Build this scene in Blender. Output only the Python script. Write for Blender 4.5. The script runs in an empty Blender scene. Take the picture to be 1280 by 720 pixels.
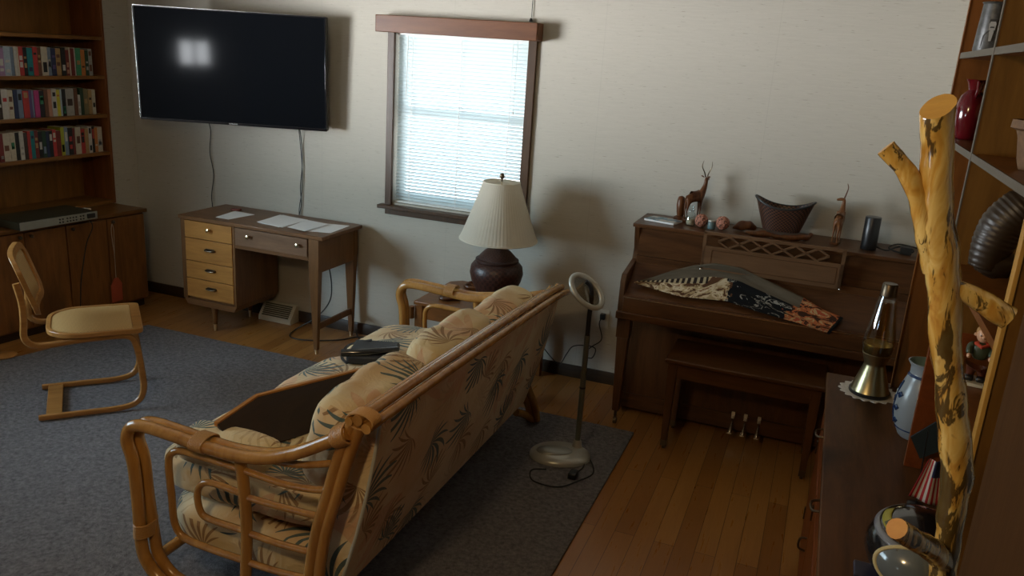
import bpy, bmesh, math, random
from mathutils import Vector, Matrix, noise
PI = math.pi
R = math.radians
random.seed(7)
sc = bpy.context.scene
COL = sc.collection

# ------------------------------------------------------------------ camera
F, H = 1022.3, 1.9
cx = Vector((0.92949192, 0.15796998, -0.33330206))
cx = Vector((0.92949192, 0.36340394, 0.06310589))      # camera right in world
cdn = Vector((0.15796998, -0.23761251, -0.95842881))   # camera down in world
cfw = Vector((-0.33330206, 0.90082066, -0.27826582))   # camera forward in world
cd = bpy.data.cameras.new('camera'); cam = bpy.data.objects.new('camera', cd); COL.objects.link(cam)
m = Matrix((cx, -cdn, -cfw)).transposed().to_4x4(); m.translation = (0, 0, H); cam.matrix_world = m
cd.sensor_width = 36; cd.lens = F / 1280 * 36; cd.clip_start = .02
sc.camera = cam

# ------------------------------------------------------------------ node helpers
def new_mat(name):
    m = bpy.data.materials.new(name); m.use_nodes = True
    nt = m.node_tree
    for n in list(nt.nodes): nt.nodes.remove(n)
    return m, nt
class NT:
    def __init__(s, nt): s.nt = nt
    def n(s, t, **k):
        nd = s.nt.nodes.new(t)
        for a, v in k.items():
            if a.startswith('i_'):
                key = a[2:]; key = int(key) if key.isdigit() else key.replace('_', ' ')
                nd.inputs[key].default_value = v
            else: setattr(nd, a, v)
        return nd
    def l(s, a, b): s.nt.links.new(a, b)
    def math(s, op, a, b=None, c=None, clamp=False):
        nd = s.nt.nodes.new('ShaderNodeMath'); nd.operation = op; nd.use_clamp = clamp
        for i, v in enumerate((a, b, c)):
            if v is None: continue
            if isinstance(v, (int, float)): nd.inputs[i].default_value = v
            else: s.l(v, nd.inputs[i])
        return nd.outputs[0]
    def mix(s, f, a, b, mode='MIX'):
        nd = s.nt.nodes.new('ShaderNodeMix'); nd.data_type = 'RGBA'; nd.blend_type = mode
        for i, v in ((0, f), (6, a), (7, b)):
            if isinstance(v, (int, float)): nd.inputs[i].default_value = v
            elif isinstance(v, tuple): nd.inputs[i].default_value = v if len(v) == 4 else (*v, 1)
            else: s.l(v, nd.inputs[i])
        return nd.outputs[2]
    def ramp(s, f, pts, interp='LINEAR'):
        nd = s.nt.nodes.new('ShaderNodeValToRGB'); e = nd.color_ramp.elements; nd.color_ramp.interpolation = interp
        while len(e) > 1: e.remove(e[-1])
        e[0].position = pts[0][0]; e[0].color = (*pts[0][1], 1)
        for p, c in pts[1:]:
            q = e.new(p); q.color = (*c, 1)
        s.l(f, nd.inputs[0]); return nd.outputs[0]
    def coords(s, kind='Object', scale=(1, 1, 1), rot=(0, 0, 0), loc=(0, 0, 0)):
        tc = s.n('ShaderNodeTexCoord'); mp = s.n('ShaderNodeMapping')
        mp.inputs['Scale'].default_value = scale; mp.inputs['Rotation'].default_value = rot; mp.inputs['Location'].default_value = loc
        s.l(tc.outputs[kind], mp.inputs[0]); return mp.outputs[0]
    def noise(s, v, scale, detail=3, rough=.55, out='Fac', dist=0):
        nd = s.n('ShaderNodeTexNoise'); nd.inputs['Scale'].default_value = scale; nd.inputs['Detail'].default_value = detail
        nd.inputs['Roughness'].default_value = rough; nd.inputs['Distortion'].default_value = dist
        s.l(v, nd.inputs['Vector']); return nd.outputs[out]
    def out(s, col, rough=.5, metal=0, bump=None, bstr=.2, bdist=.01, spec=.5, coat=0, **extra):
        p = s.n('ShaderNodeBsdfPrincipled')
        if isinstance(col, tuple): p.inputs['Base Color'].default_value = (*col, 1)
        else: s.l(col, p.inputs['Base Color'])
        if isinstance(rough, (int, float)): p.inputs['Roughness'].default_value = rough
        else: s.l(rough, p.inputs['Roughness'])
        p.inputs['Metallic'].default_value = metal; p.inputs['Specular IOR Level'].default_value = spec
        p.inputs['Coat Weight'].default_value = coat; p.inputs['Coat Roughness'].default_value = .15
        for k, v in extra.items(): p.inputs[k.replace('_', ' ')].default_value = v
        if bump is not None:
            b = s.n('ShaderNodeBump'); b.inputs['Strength'].default_value = bstr; b.inputs['Distance'].default_value = bdist
            s.l(bump, b.inputs['Height']); s.l(b.outputs[0], p.inputs['Normal'])
        o = s.n('ShaderNodeOutputMaterial'); s.l(p.outputs[0], o.inputs[0]); return p

def wood(name, dark, light, axis='X', rough=.4, grain=1., knots=0., coat=0., spec=.32, scale=1.):
    dark, light = [(c[0], c[1] * .86, c[2] * .52) for c in (dark, light)]
    m, nt = new_mat(name); t = NT(nt)
    st = {'X': (.12, 1, 1), 'Y': (1, .12, 1), 'Z': (1, 1, .12)}[axis]
    info = t.n('ShaderNodeObjectInfo')
    v = t.coords('Object', tuple(a * scale for a in st))
    add = t.n('ShaderNodeVectorMath', operation='ADD'); t.l(v, add.inputs[0]); t.l(info.outputs['Random'], add.inputs[1]); v = add.outputs[0]
    n1 = t.noise(v, 14, 4, .6, dist=1.2); n2 = t.noise(v, 90, 2, .7)
    f = t.math('ADD', t.math('MULTIPLY', n1, .75), t.math('MULTIPLY', n2, .25 * grain))
    c = t.ramp(f, [(.3, dark), (.5, tuple((a + b) / 2 for a, b in zip(dark, light))), (.72, light)])
    if knots:
        vk = t.coords('Object', tuple((1 if a == 1 else .45) for a in st))
        k = t.noise(vk, 5.5, 1, .4)
        km = t.math('MULTIPLY', t.ramp(k, [(.60, (0, 0, 0)), (.70, (1, 1, 1))]), knots)
        c = t.mix(km, c, tuple(a * .35 for a in dark))
    t.out(c, rough, bump=n2, bstr=.05, coat=coat, spec=spec); return m

def plain(name, col, rough=.5, metal=0, var=.12, nscale=20, bstr=.05, **k):
    m, nt = new_mat(name); t = NT(nt)
    v = t.coords('Object'); n = t.noise(v, nscale, 3)
    c = t.mix(n, tuple(a * (1 - var) for a in col), tuple(min(1, a * (1 + var)) for a in col))
    t.out(c, rough, metal, bump=n, bstr=bstr, **k); return m

M = {}
M['walnut'] = wood('walnut', (.052, .024, .014), (.130, .060, .034), 'X', .34)
M['walnut_z'] = wood('walnut_upright', (.052, .024, .014), (.130, .060, .034), 'Z', .34)
M['walnut_light'] = wood('walnut_panel', (.115, .070, .058), (.20, .125, .105), 'X', .35)
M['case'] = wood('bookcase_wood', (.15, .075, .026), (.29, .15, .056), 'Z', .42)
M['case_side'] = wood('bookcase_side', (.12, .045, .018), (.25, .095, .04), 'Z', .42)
M['case_shelf'] = wood('bookcase_shelf', (.14, .07, .026), (.28, .145, .055), 'Y', .42)
M['cab'] = wood('cabinet_wood', (.11, .050, .024), (.25, .118, .052), 'Z', .36, knots=.35)
M['cab_top'] = wood('cabinet_top', (.085, .042, .018), (.18, .09, .038), 'Y', .28)
M['desk'] = wood('desk_wood', (.10, .052, .034), (.20, .108, .068), 'X', .33)
M['desk_z'] = wood('desk_upright', (.10, .052, .030), (.20, .108, .062), 'Z', .36)
M['desk_gold'] = wood('desk_drawer', (.30, .15, .06), (.50, .28, .115), 'X', .36)
M['desk_front'] = wood('desk_centre_drawer', (.13, .085, .085), (.24, .16, .15), 'X', .3)
M['bent'] = wood('bentwood', (.24, .12, .05), (.42, .235, .11), 'X', .3)
M['beam'] = wood('valance_wood', (.085, .035, .020), (.17, .072, .040), 'X', .4)
M['trim'] = wood('window_trim', (.045, .026, .018), (.095, .055, .040), 'Z', .4)
M['base'] = wood('baseboard_wood', (.022, .013, .010), (.045, .028, .020), 'X', .45)
M['side_t'] = wood('side_table_wood', (.12, .05, .022), (.25, .11, .045), 'X', .3)
M['dresser'] = wood('dresser_top', (.050, .024, .013), (.135, .066, .034), 'Y', .5, knots=.7, spec=.2)
M['dresser_f'] = wood('dresser_front', (.13, .038, .014), (.24, .07, .024), 'Y', .4)
M['hutch'] = wood('hutch_wood', (.12, .065, .024), (.22, .125, .045), 'Z', .38, knots=.5)
M['hutch_d'] = wood('hutch_dark', (.12, .05, .018), (.22, .09, .03), 'Z', .38, knots=.4)
M['hutch_e'] = plain('hutch_edge', (.10, .085, .062), .6)
M['gold_e'] = wood('hutch_gold_edge', (.34, .21, .07), (.50, .33, .12), 'Z', .45)
M['panel'] = wood('panelling', (.045, .024, .011), (.062, .034, .017), 'Z', .75, spec=.12)
M['carve'] = wood('carved_wood', (.05, .020, .010), (.15, .060, .030), 'Z', .35, scale=3)
M['carve_l'] = wood('carved_light_wood', (.10, .043, .022), (.24, .11, .060), 'Z', .35, scale=3)
M['rattan'] = wood('rattan', (.25, .125, .046), (.48, .285, .125), 'Z', .22, coat=.35, scale=.7)
M['wrap'] = plain('rattan_binding', (.42, .22, .07), .4, nscale=150, bstr=.3)
M['brass'] = plain('brass', (.70, .58, .38), .28, 1)
M['chrome'] = plain('chrome', (.8, .8, .78), .18, 1, .03)
M['dark_metal'] = plain('dark_bronze', (.12, .09, .06), .35, .9)
M['black'] = plain('black_plastic', (.012, .012, .013), .35)
M['black_g'] = plain('black_gloss', (.010, .010, .012), .1, coat=.6)
M['rubber'] = plain('black_cord', (.012, .012, .012), .5)
M['white'] = plain('white_plastic', (.75, .75, .72), .45)
M['beige'] = plain('beige_metal', (.55, .52, .42), .45)
M['paper'] = plain('paper', (.80, .80, .80), .7, var=.04)
M['page'] = plain('book_pages', (.62, .56, .44), .8)
M['silver'] = plain('silver_paint', (.42, .41, .36), .3, .35)
M['pewter'] = plain('dark_pewter', (.17, .18, .15), .35, .7)
M['blind'] = None

def mk_wallpaper():
    m, nt = new_mat('grasscloth_wallpaper'); t = NT(nt)
    v = t.coords('Object')
    cloud = t.noise(v, 1.3, 3)
    vx = t.coords('Object', (12, 12, 160)); weave = t.noise(vx, 1, 4, .7)
    vz = t.coords('Object', (140, 140, 14)); weft = t.noise(vz, 1, 3, .6)
    vs = t.coords('Object', (11, 11, 120)); sl = t.noise(vs, 1.6, 2, .5)
    slub = t.ramp(sl, [(.66, (0, 0, 0)), (.72, (1, 1, 1))])
    c = t.mix(weave, (.42, .39, .325), (.56, .525, .445))
    c = t.mix(t.math('MULTIPLY', weft, .35), c, (.47, .44, .39))
    c = t.mix(t.math('MULTIPLY', cloud, .25), c, (.50, .48, .44))
    c = t.mix(t.math('MULTIPLY', slub, .55), c, (.22, .17, .12))
    # strip seams
    sx = t.n('ShaderNodeSeparateXYZ'); t.l(v, sx.inputs[0])
    fr = t.math('FRACT', t.math('MULTIPLY', t.math('ADD', sx.outputs[0], 10.33), 1.10))
    seam = t.math('LESS_THAN', fr, .004)
    c = t.mix(t.math('MULTIPLY', seam, .4), c, (.40, .37, .32))
    t.out(c, .8, bump=t.math('ADD', weave, slub), bstr=.25, bdist=.002, spec=.2); return m
M['wall'] = mk_wallpaper()

def mk_floor():
    m, nt = new_mat('oak_strip_floor'); t = NT(nt)
    tc = t.n('ShaderNodeTexCoord'); mp = t.n('ShaderNodeMapping'); mp.inputs['Rotation'].default_value = (0, 0, PI / 2)
    t.l(tc.outputs['Object'], mp.inputs[0])
    br = t.n('ShaderNodeTexBrick'); t.l(mp.outputs[0], br.inputs['Vector'])
    br.inputs['Scale'].default_value = 1; br.inputs['Brick Width'].default_value = 1.5; br.inputs['Row Height'].default_value = .083
    br.inputs['Mortar Size'].default_value = .0012; br.inputs['Color1'].default_value = (0, 0, 0, 1); br.inputs['Color2'].default_value = (1, 1, 1, 1)
    br.inputs['Mortar'].default_value = (.5, .5, .5, 1); br.offset = .37
    tone = t.ramp(br.outputs['Color'], [(0, (.30, .120, .026)), (.5, (.38, .165, .038)), (1, (.46, .215, .055))])
    v = t.coords('Object', (1, .07, 1)); g = t.noise(v, 60, 4, .65, dist=.6)
    c = t.mix(t.math('MULTIPLY', g, .55), tone, (.17, .075, .022))
    c = t.mix(br.outputs['Fac'], c, (.07, .03, .012))
    t.out(c, t.math('ADD', t.math('MULTIPLY', g, .15), .22), bump=t.math('SUBTRACT', 1, br.outputs['Fac']), bstr=.2, bdist=.002, coat=.15); return m
M['floor'] = mk_floor()

def mk_rug():
    m, nt = new_mat('grey_shag'); t = NT(nt)
    v = t.coords('Object')
    a = t.noise(v, 55, 4, .7); b = t.noise(v, 5, 3); d = t.noise(v, 190, 2, .8)
    c = t.mix(t.ramp(a, [(.3, (0, 0, 0)), (.7, (1, 1, 1))]), (.085, .078, .080), (.44, .395, .41))
    c = t.mix(t.math('MULTIPLY', b, .4), c, (.19, .17, .17))
    t.out(c, .95, bump=t.math('ADD', a, d), bstr=1, bdist=.035, spec=.1, Sheen_Weight=.25); return m
M['rug'] = mk_rug()

def mk_fabric():
    m, nt = new_mat('palm_frond_fabric'); t = NT(nt)
    tc = t.n('ShaderNodeTexCoord'); uv = tc.outputs['UV']
    def layer(scale, off, R0, nleaf, rot0, thick, keep, seed_thr):
        mp = t.n('ShaderNodeMapping'); mp.inputs['Scale'].default_value = (scale,) * 3; mp.inputs['Location'].default_value = off
        t.l(uv, mp.inputs[0])
        vo = t.n('ShaderNodeTexVoronoi'); vo.voronoi_dimensions = '2D'; vo.inputs['Scale'].default_value = 1; vo.inputs['Randomness'].default_value = .55
        t.l(mp.outputs[0], vo.inputs['Vector'])
        d = t.n('ShaderNodeVectorMath', operation='SUBTRACT'); t.l(mp.outputs[0], d.inputs[0]); t.l(vo.outputs['Position'], d.inputs[1])
        s = t.n('ShaderNodeSeparateXYZ'); t.l(d.outputs[0], s.inputs[0])
        cs = t.n('ShaderNodeSeparateColor'); t.l(vo.outputs['Color'], cs.inputs[0])
        r = t.math('SQRT', t.math('ADD', t.math('MULTIPLY', s.outputs[0], s.outputs[0]), t.math('MULTIPLY', s.outputs[1], s.outputs[1])))
        ang = t.math('ARCTAN2', s.outputs[1], s.outputs[0])
        ang = t.math('ADD', t.math('ADD', ang, t.math('MULTIPLY', cs.outputs[0], rot0)), t.math('MULTIPLY', r, .9))
        w = t.math('WRAP', ang, PI, -PI)
        aw = t.math('ABSOLUTE', w)
        rmax = t.math('MULTIPLY', t.math('SUBTRACT', 1.15, t.math('MULTIPLY', aw, .42)), R0)
        rr = t.math('DIVIDE', r, t.math('MAXIMUM', rmax, .02))
        tri = t.math('MULTIPLY', t.math('ABSOLUTE', t.math('SUBTRACT', t.math('FRACT', t.math('MULTIPLY', t.math('ADD', w, PI), nleaf / (2 * PI))), .5)), 2)
        wid = t.math('MULTIPLY', t.math('SUBTRACT', 1, t.math('POWER', rr, 1.6)), thick)
        mask = t.math('GREATER_THAN', wid, tri)
        mask = t.math('MULTIPLY', mask, t.math('LESS_THAN', rr, 1))
        mask = t.math('MULTIPLY', mask, t.math('LESS_THAN', aw, 1.75))
        mask = t.math('MULTIPLY', mask, t.math('GREATER_THAN', cs.outputs[1], keep))
        return mask, cs, rr, w
    bgn = t.noise(uv, 2.2, 2, .5)
    bg = t.ramp(bgn, [(.30, (.58, .42, .21)), (.45, (.64, .51, .30)), (.58, (.56, .38, .20)), (.70, (.68, .56, .35))])
    # broad pale coral fan shapes
    m0, c0, r0, _ = layer(2.6, (.3, .7, 0), .62, 9, 6.28, 1.15, .35, 0)
    bg = t.mix(t.math('MULTIPLY', m0, .50), bg, (.55, .26, .14))
    m1, c1, r1, _ = layer(3.6, (.9, .2, 0), .62, 17, 6.28, .70, .12, 0)
    bg = t.mix(t.math('MULTIPLY', m1, .85), bg, (.24, .125, .05))
    m3, c3, r3, _ = layer(3.9, (5.1, 2.6, 0), .60, 19, 6.28, .6, .25, 0)
    bg = t.mix(t.math('MULTIPLY', m3, .6), bg, (.46, .32, .17))
    m2, c2, r2, _ = layer(3.5, (3.3, 1.7, 0), .62, 19, 6.28, .80, .15, 0)
    teal = t.mix(c2.outputs[2], (.028, .068, .074), (.055, .105, .108))
    col = t.mix(t.math('MULTIPLY', m2, .92), bg, teal)
    fine = t.noise(uv, 11, 3, .6, dist=.8)
    t.out(col, .85, bump=fine, bstr=.5, bdist=.02, spec=.2, Sheen_Weight=.1); return m
M['fabric'] = mk_fabric()

def mk_cane():
    m, nt = new_mat('woven_cane'); t = NT(nt)
    v = t.coords('Object')
    s = t.n('ShaderNodeSeparateXYZ'); t.l(v, s.inputs[0])
    a = t.math('SINE', t.math('MULTIPLY', s.outputs[0], 420)); b = t.math('SINE', t.math('MULTIPLY', t.math('ADD', s.outputs[1], s.outputs[2]), 420))
    w = t.math('MULTIPLY', t.math('ADD', t.math('MULTIPLY', a, b), 1), .5)
    c = t.mix(w, (.26, .14, .045), (.62, .40, .16)); t.out(c, .5, bump=w, bstr=.4, bdist=.002); return m
M['cane'] = mk_cane()

def mk_blind():
    m, nt = new_mat('blind_slat'); t = NT(nt)
    d = t.n('ShaderNodeBsdfDiffuse'); d.inputs[0].default_value = (.72, .78, .78, 1)
    tr = t.n('ShaderNodeBsdfTranslucent'); tr.inputs[0].default_value = (.62, .74, .76, 1)
    mx = t.n('ShaderNodeMixShader'); mx.inputs[0].default_value = .17
    t.l(d.outputs[0], mx.inputs[1]); t.l(tr.outputs[0], mx.inputs[2])
    o = t.n('ShaderNodeOutputMaterial'); t.l(mx.outputs[0], o.inputs[0]); return m
M['blind'] = mk_blind()
def mk_glass(name, tint, gloss=.08, rough=.02):
    m, nt = new_mat(name); t = NT(nt)
    a = t.n('ShaderNodeBsdfTransparent'); a.inputs[0].default_value = (*tint, 1)
    g = t.n('ShaderNodeBsdfGlossy'); g.inputs['Roughness'].default_value = rough
    lw = t.n('ShaderNodeLayerWeight'); lw.inputs[0].default_value = .35
    f = t.math('ADD', t.math('MULTIPLY', lw.outputs['Facing'], .35), gloss, clamp=True)
    mx = t.n('ShaderNodeMixShader'); t.l(f, mx.inputs[0]); t.l(a.outputs[0], mx.inputs[1]); t.l(g.outputs[0], mx.inputs[2])
    o = t.n('ShaderNodeOutputMaterial'); t.l(mx.outputs[0], o.inputs[0]); return m
M['pane'] = mk_glass('window_glass', (.96, .98, 1), .03)
M['glass'] = mk_glass('clear_glass', (.88, .92, .92), .12)
M['amber'] = mk_glass('amber_liquid', (.90, .72, .42), .05)
M['screen'] = plain('tv_screen', (.006, .007, .009), .07, var=0, bstr=0, spec=.13)
M['lens'] = mk_glass('magnifier_lens', (.7, .72, .7), .2)

def mk_shade():
    m, nt = new_mat('lamp_shade_cloth'); t = NT(nt)
    d = t.n('ShaderNodeBsdfDiffuse'); d.inputs[0].default_value = (.72, .66, .55, 1)
    tr = t.n('ShaderNodeBsdfTranslucent'); tr.inputs[0].default_value = (.66, .58, .45, 1)
    mx = t.n('ShaderNodeMixShader'); mx.inputs[0].default_value = .35
    t.l(d.outputs[0], mx.inputs[1]); t.l(tr.outputs[0], mx.inputs[2])
    o = t.n('ShaderNodeOutputMaterial'); t.l(mx.outputs[0], o.inputs[0]); return m
M['shade'] = mk_shade()

def mk_basket(name, c1, c2, su=50, sv=50):
    m, nt = new_mat(name); t = NT(nt)
    tc = t.n('ShaderNodeTexCoord'); s = t.n('ShaderNodeSeparateXYZ'); t.l(tc.outputs['UV'], s.inputs[0])
    mp = t.n('ShaderNodeMapping'); mp.inputs['Scale'].default_value = (su, sv, 1); t.l(tc.outputs['UV'], mp.inputs[0])
    ch = t.n('ShaderNodeTexChecker'); ch.inputs['Scale'].default_value = 1; t.l(mp.outputs[0], ch.inputs[0])
    n = t.noise(tc.outputs['UV'], 60, 2)
    c = t.mix(ch.outputs['Fac'], c1, c2); c = t.mix(t.math('MULTIPLY', n, .4), c, c1)
    t.out(c, .4, bump=ch.outputs['Fac'], bstr=.6, bdist=.004); return m
M['basket'] = mk_basket('dark_basket_weave', (.010, .004, .003), (.13, .052, .026), 76, 15)
M['lampbase'] = mk_basket('lamp_basket_weave', (.028, .010, .007), (.065, .024, .016), 56, 40)

def mk_tree():
    m, nt = new_mat('varnished_log'); t = NT(nt)
    v = t.coords('Object', (1, 1, .28)); v2 = t.coords('Object', (1, 1, .16))
    a = t.noise(v, 34, 3, .6, dist=1); b = t.noise(v2, 24, 3, .7, dist=1.5); k = t.noise(v, 30, 4, .65, dist=.8)
    c = t.ramp(a, [(.28, (.42, .19, .03)), (.45, (.60, .36, .08)), (.62, (.74, .55, .20)), (.8, (.66, .42, .11))])
    c = t.mix(t.math('MULTIPLY', t.ramp(b, [(.55, (0, 0, 0)), (.68, (1, 1, 1))]), .6), c, (.36, .13, .025))
    s = t.n('ShaderNodeSeparateXYZ'); t.l(t.coords('Object'), s.inputs[0])
    low = t.math('MULTIPLY', t.math('SUBTRACT', 1.78, s.outputs[2]), .11)   # the log carries more bark lower down
    kk = t.math('ADD', k, low)
    c = t.mix(t.math('MULTIPLY', t.ramp(kk, [(.565, (0, 0, 0)), (.60, (1, 1, 1))]), .88), c, (.035, .022, .010))
    t.out(c, .16, bump=a, bstr=.25, bdist=.004, coat=.7); return m
M['tree'] = mk_tree()
M['cut'] = wood('cut_log_end', (.50, .31, .12), (.68, .47, .20), 'X', .3)
M['cut2'] = wood('cut_branch_end', (.50, .27, .12), (.66, .40, .20), 'X', .4)

# ------------------------------------------------------------------ mesh builder
class MB:
    def __init__(s): s.bm = bmesh.new(); s.uv = None
    def box(s, lo, hi, mi=0, rot=None, taper=None):
        lo = Vector(lo); hi = Vector(hi); c = (lo + hi) / 2; h = (hi - lo) / 2
        vs = []
        for z in (-1, 1):
            for x, y in ((-1, -1), (1, -1), (1, 1), (-1, 1)):
                k = (taper if (taper and z < 0) else 1)
                p = Vector((x * h.x * k, y * h.y * k, z * h.z))
                if rot: p = rot @ p
                vs.append(s.bm.verts.new(p + c))
        for f in ((3, 2, 1, 0), (4, 5, 6, 7), (0, 1, 5, 4), (1, 2, 6, 5), (2, 3, 7, 6), (3, 0, 4, 7)):
            s.bm.faces.new([vs[i] for i in f]).material_index = mi
        return s
    def prism(s, pts, axis, a, b, mi=0):
        """pts 2-D outline, extruded along axis between a and b"""
        def P(p, t):
            return {'x': (t, p[0], p[1]), 'y': (p[0], t, p[1]), 'z': (p[0], p[1], t)}[axis]
        A = [s.bm.verts.new(P(p, a)) for p in pts]; B = [s.bm.verts.new(P(p, b)) for p in pts]
        n = len(pts); fs = [s.bm.faces.new(A[::-1]), s.bm.faces.new(B)]
        for i in range(n): fs.append(s.bm.faces.new((A[i], A[(i + 1) % n], B[(i + 1) % n], B[i])))
        for f in fs: f.material_index = mi
        return s
    def tube(s, pts, r, seg=10, closed=False, cap=True, mi=0, flat=1.0, sub=0, up=None):
        pts = [Vector(p) for p in pts]
        if sub: pts, r = smooth_path(pts, r, sub, closed)
        n = len(pts); rs = r if isinstance(r, (list, tuple)) else [r] * n
        rings = []; prev = None
        for i, p in enumerate(pts):
            if closed: t = pts[(i + 1) % n] - pts[i - 1]
            else: t = (pts[min(i + 1, n - 1)] - pts[max(i - 1, 0)])
            if t.length < 1e-9: t = Vector((0, 0, 1))
            t.normalize()
            if prev is None:
                u = Vector(up) if up else (Vector((0, 0, 1)) if abs(t.z) < .9 else Vector((1, 0, 0)))
                u = (u - t * u.dot(t)).normalized()
            else:
                u = (prev - t * prev.dot(t)); u = u.normalized() if u.length > 1e-6 else prev
            prev = u; w = t.cross(u)
            rings.append([s.bm.verts.new(p + (u * math.cos(2 * PI * k / seg) * flat + w * math.sin(2 * PI * k / seg)) * rs[i]) for k in range(seg)])
        m = n if closed else n - 1
        for i in range(m):
            a, b = rings[i], rings[(i + 1) % n]
            for k in range(seg):
                f = s.bm.faces.new((a[k], a[(k + 1) % seg], b[(k + 1) % seg], b[k])); f.material_index = mi; f.smooth = True
        if cap and not closed:
            s.bm.faces.new(rings[0][::-1]).material_index = mi; s.bm.faces.new(rings[-1]).material_index = mi
        return s
    def lathe(s, prof, c=(0, 0, 0), seg=28, mi=0, uv=True, axis=None, ridges=0, ridge_amp=0):
        """prof list of (r, z)"""
        c = Vector(c); rings = []
        uvl = s.bm.loops.layers.uv.verify() if uv else None
        for r, z in prof:
            ring = []
            for k in range(seg):
                a = 2 * PI * k / seg
                rr = max(r, 1e-4)
                if ridges: rr *= 1 + ridge_amp * math.cos(a * ridges)
                p = Vector((rr * math.cos(a), rr * math.sin(a), z))
                if axis: p = axis @ p
                ring.append(s.bm.verts.new(p + c))
            rings.append(ring)
        n = len(prof)
        for i in range(n - 1):
            for k in range(seg):
                k2 = (k + 1) % seg
                f = s.bm.faces.new((rings[i][k], rings[i][k2], rings[i + 1][k2], rings[i + 1][k])); f.material_index = mi; f.smooth = True
                if uvl:
                    for lp, (uu, vv) in zip(f.loops, ((k, i), (k + 1, i), (k + 1, i + 1), (k, i + 1))): lp[uvl].uv = (uu / seg, vv / max(1, n - 1) * .5)
        return s
    def ball(s, c, r, seg=14, rings=9, mi=0, sc_=(1, 1, 1), rot=None):
        prof = [(math.sin(PI * i / rings), -math.cos(PI * i / rings)) for i in range(rings + 1)]
        mt = Matrix.Diagonal(Vector(sc_)) * r
        if rot: mt = rot @ mt
        return s.lathe([(max(a, .001), b) for a, b in prof], c, seg, mi, True, mt)
    def grid(s, fn, nu, nv, mi=0, closed_u=False):
        uvl = s.bm.loops.layers.uv.verify()
        g = [[s.bm.verts.new(fn(i / nu, j / nv)) for j in range(nv + 1)] for i in range(nu + 1)]
        for i in range(nu):
            for j in range(nv):
                f = s.bm.faces.new((g[i][j], g[i + 1][j], g[i + 1][j + 1], g[i][j + 1])); f.smooth = True; f.material_index = mi
                for lp, (a, b) in zip(f.loops, ((i, j), (i + 1, j), (i + 1, j + 1), (i, j + 1))): lp[uvl].uv = (a / nu, b / nv)
        return s
    def boxuv(s, scale=1., off=(0, 0)):
        s.bm.normal_update(); uvl = s.bm.loops.layers.uv.verify()
        for f in s.bm.faces:
            n = f.normal; a = max(range(3), key=lambda i: abs(n[i]))
            ii = {0: (1, 2), 1: (0, 2), 2: (1, 0)}[a]
            for lp in f.loops:
                p = lp.vert.co; lp[uvl].uv = (p[ii[0]] * scale + off[0], p[ii[1]] * scale + off[1])
        return s
    def displace(s, amp, freq, seed=0, along=None):
        s.bm.normal_update()
        for v in s.bm.verts:
            d = noise.noise(v.co * freq + Vector((seed, seed * .7, 0))); v.co += v.normal * d * amp
        return s
    def build(s, name, mats, parent=None, bevel=0, smooth=False, angle=40, subsurf=0, solidify=0):
        me = bpy.data.meshes.new(name)
        bmesh.ops.recalc_face_normals(s.bm, faces=s.bm.faces) if not solidify else None
        if smooth:
            for f in s.bm.faces: f.smooth = True
        s.bm.to_mesh(me); s.bm.free()
        if not isinstance(mats, (list, tuple)): mats = [mats]
        for mm in mats: me.materials.append(M[mm] if isinstance(mm, str) else mm)
        try: me.set_sharp_from_angle(angle=R(angle))
        except Exception: pass
        o = bpy.data.objects.new(name, me); COL.objects.link(o)
        if parent: o.parent = parent
        if solidify:
            md = o.modifiers.new('thick', 'SOLIDIFY'); md.thickness = solidify; md.offset = 0
        if bevel:
            md = o.modifiers.new('bevel', 'BEVEL'); md.width = bevel; md.segments = 2; md.limit_method = 'ANGLE'; md.angle_limit = R(50)
        if subsurf:
            md = o.modifiers.new('sub', 'SUBSURF'); md.levels = subsurf; md.render_levels = subsurf
        return o
def smooth_path(pts, r, sub, closed=False):
    n = len(pts); out = []; ro = []
    rs = r if isinstance(r, (list, tuple)) else None
    m = n if closed else n - 1
    for i in range(m):
        if closed: p0, p1, p2, p3 = pts[i - 1], pts[i], pts[(i + 1) % n], pts[(i + 2) % n]
        else: p0, p1, p2, p3 = pts[max(i - 1, 0)], pts[i], pts[i + 1], pts[min(i + 2, n - 1)]
        for k in range(sub):
            t = k / sub
            out.append(.5 * ((2 * p1) + (-p0 + p2) * t + (2 * p0 - 5 * p1 + 4 * p2 - p3) * t * t + (-p0 + 3 * p1 - 3 * p2 + p3) * t ** 3))
            if rs: ro.append(rs[i] * (1 - t) + rs[(i + 1) % n] * t)
    if not closed:
        out.append(pts[-1]);
        if rs: ro.append(rs[-1])
    return out, (ro if rs else r)
def tag(o, label, cat, group=None, kind=None):
    if label: o['label'] = label
    if cat: o['category'] = cat
    if group: o['group'] = group
    if kind: o['kind'] = kind
    return o
def struct(o): o['kind'] = 'structure'; return o
def thing(name, label, cat, loc=(0, 0, 0), rz=0, group=None):
    o = bpy.data.objects.new(name, None); COL.objects.link(o); o.empty_display_size = .05
    o.location = loc; o.rotation_euler = (0, 0, rz); tag(o, label, cat, group); return o
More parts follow.
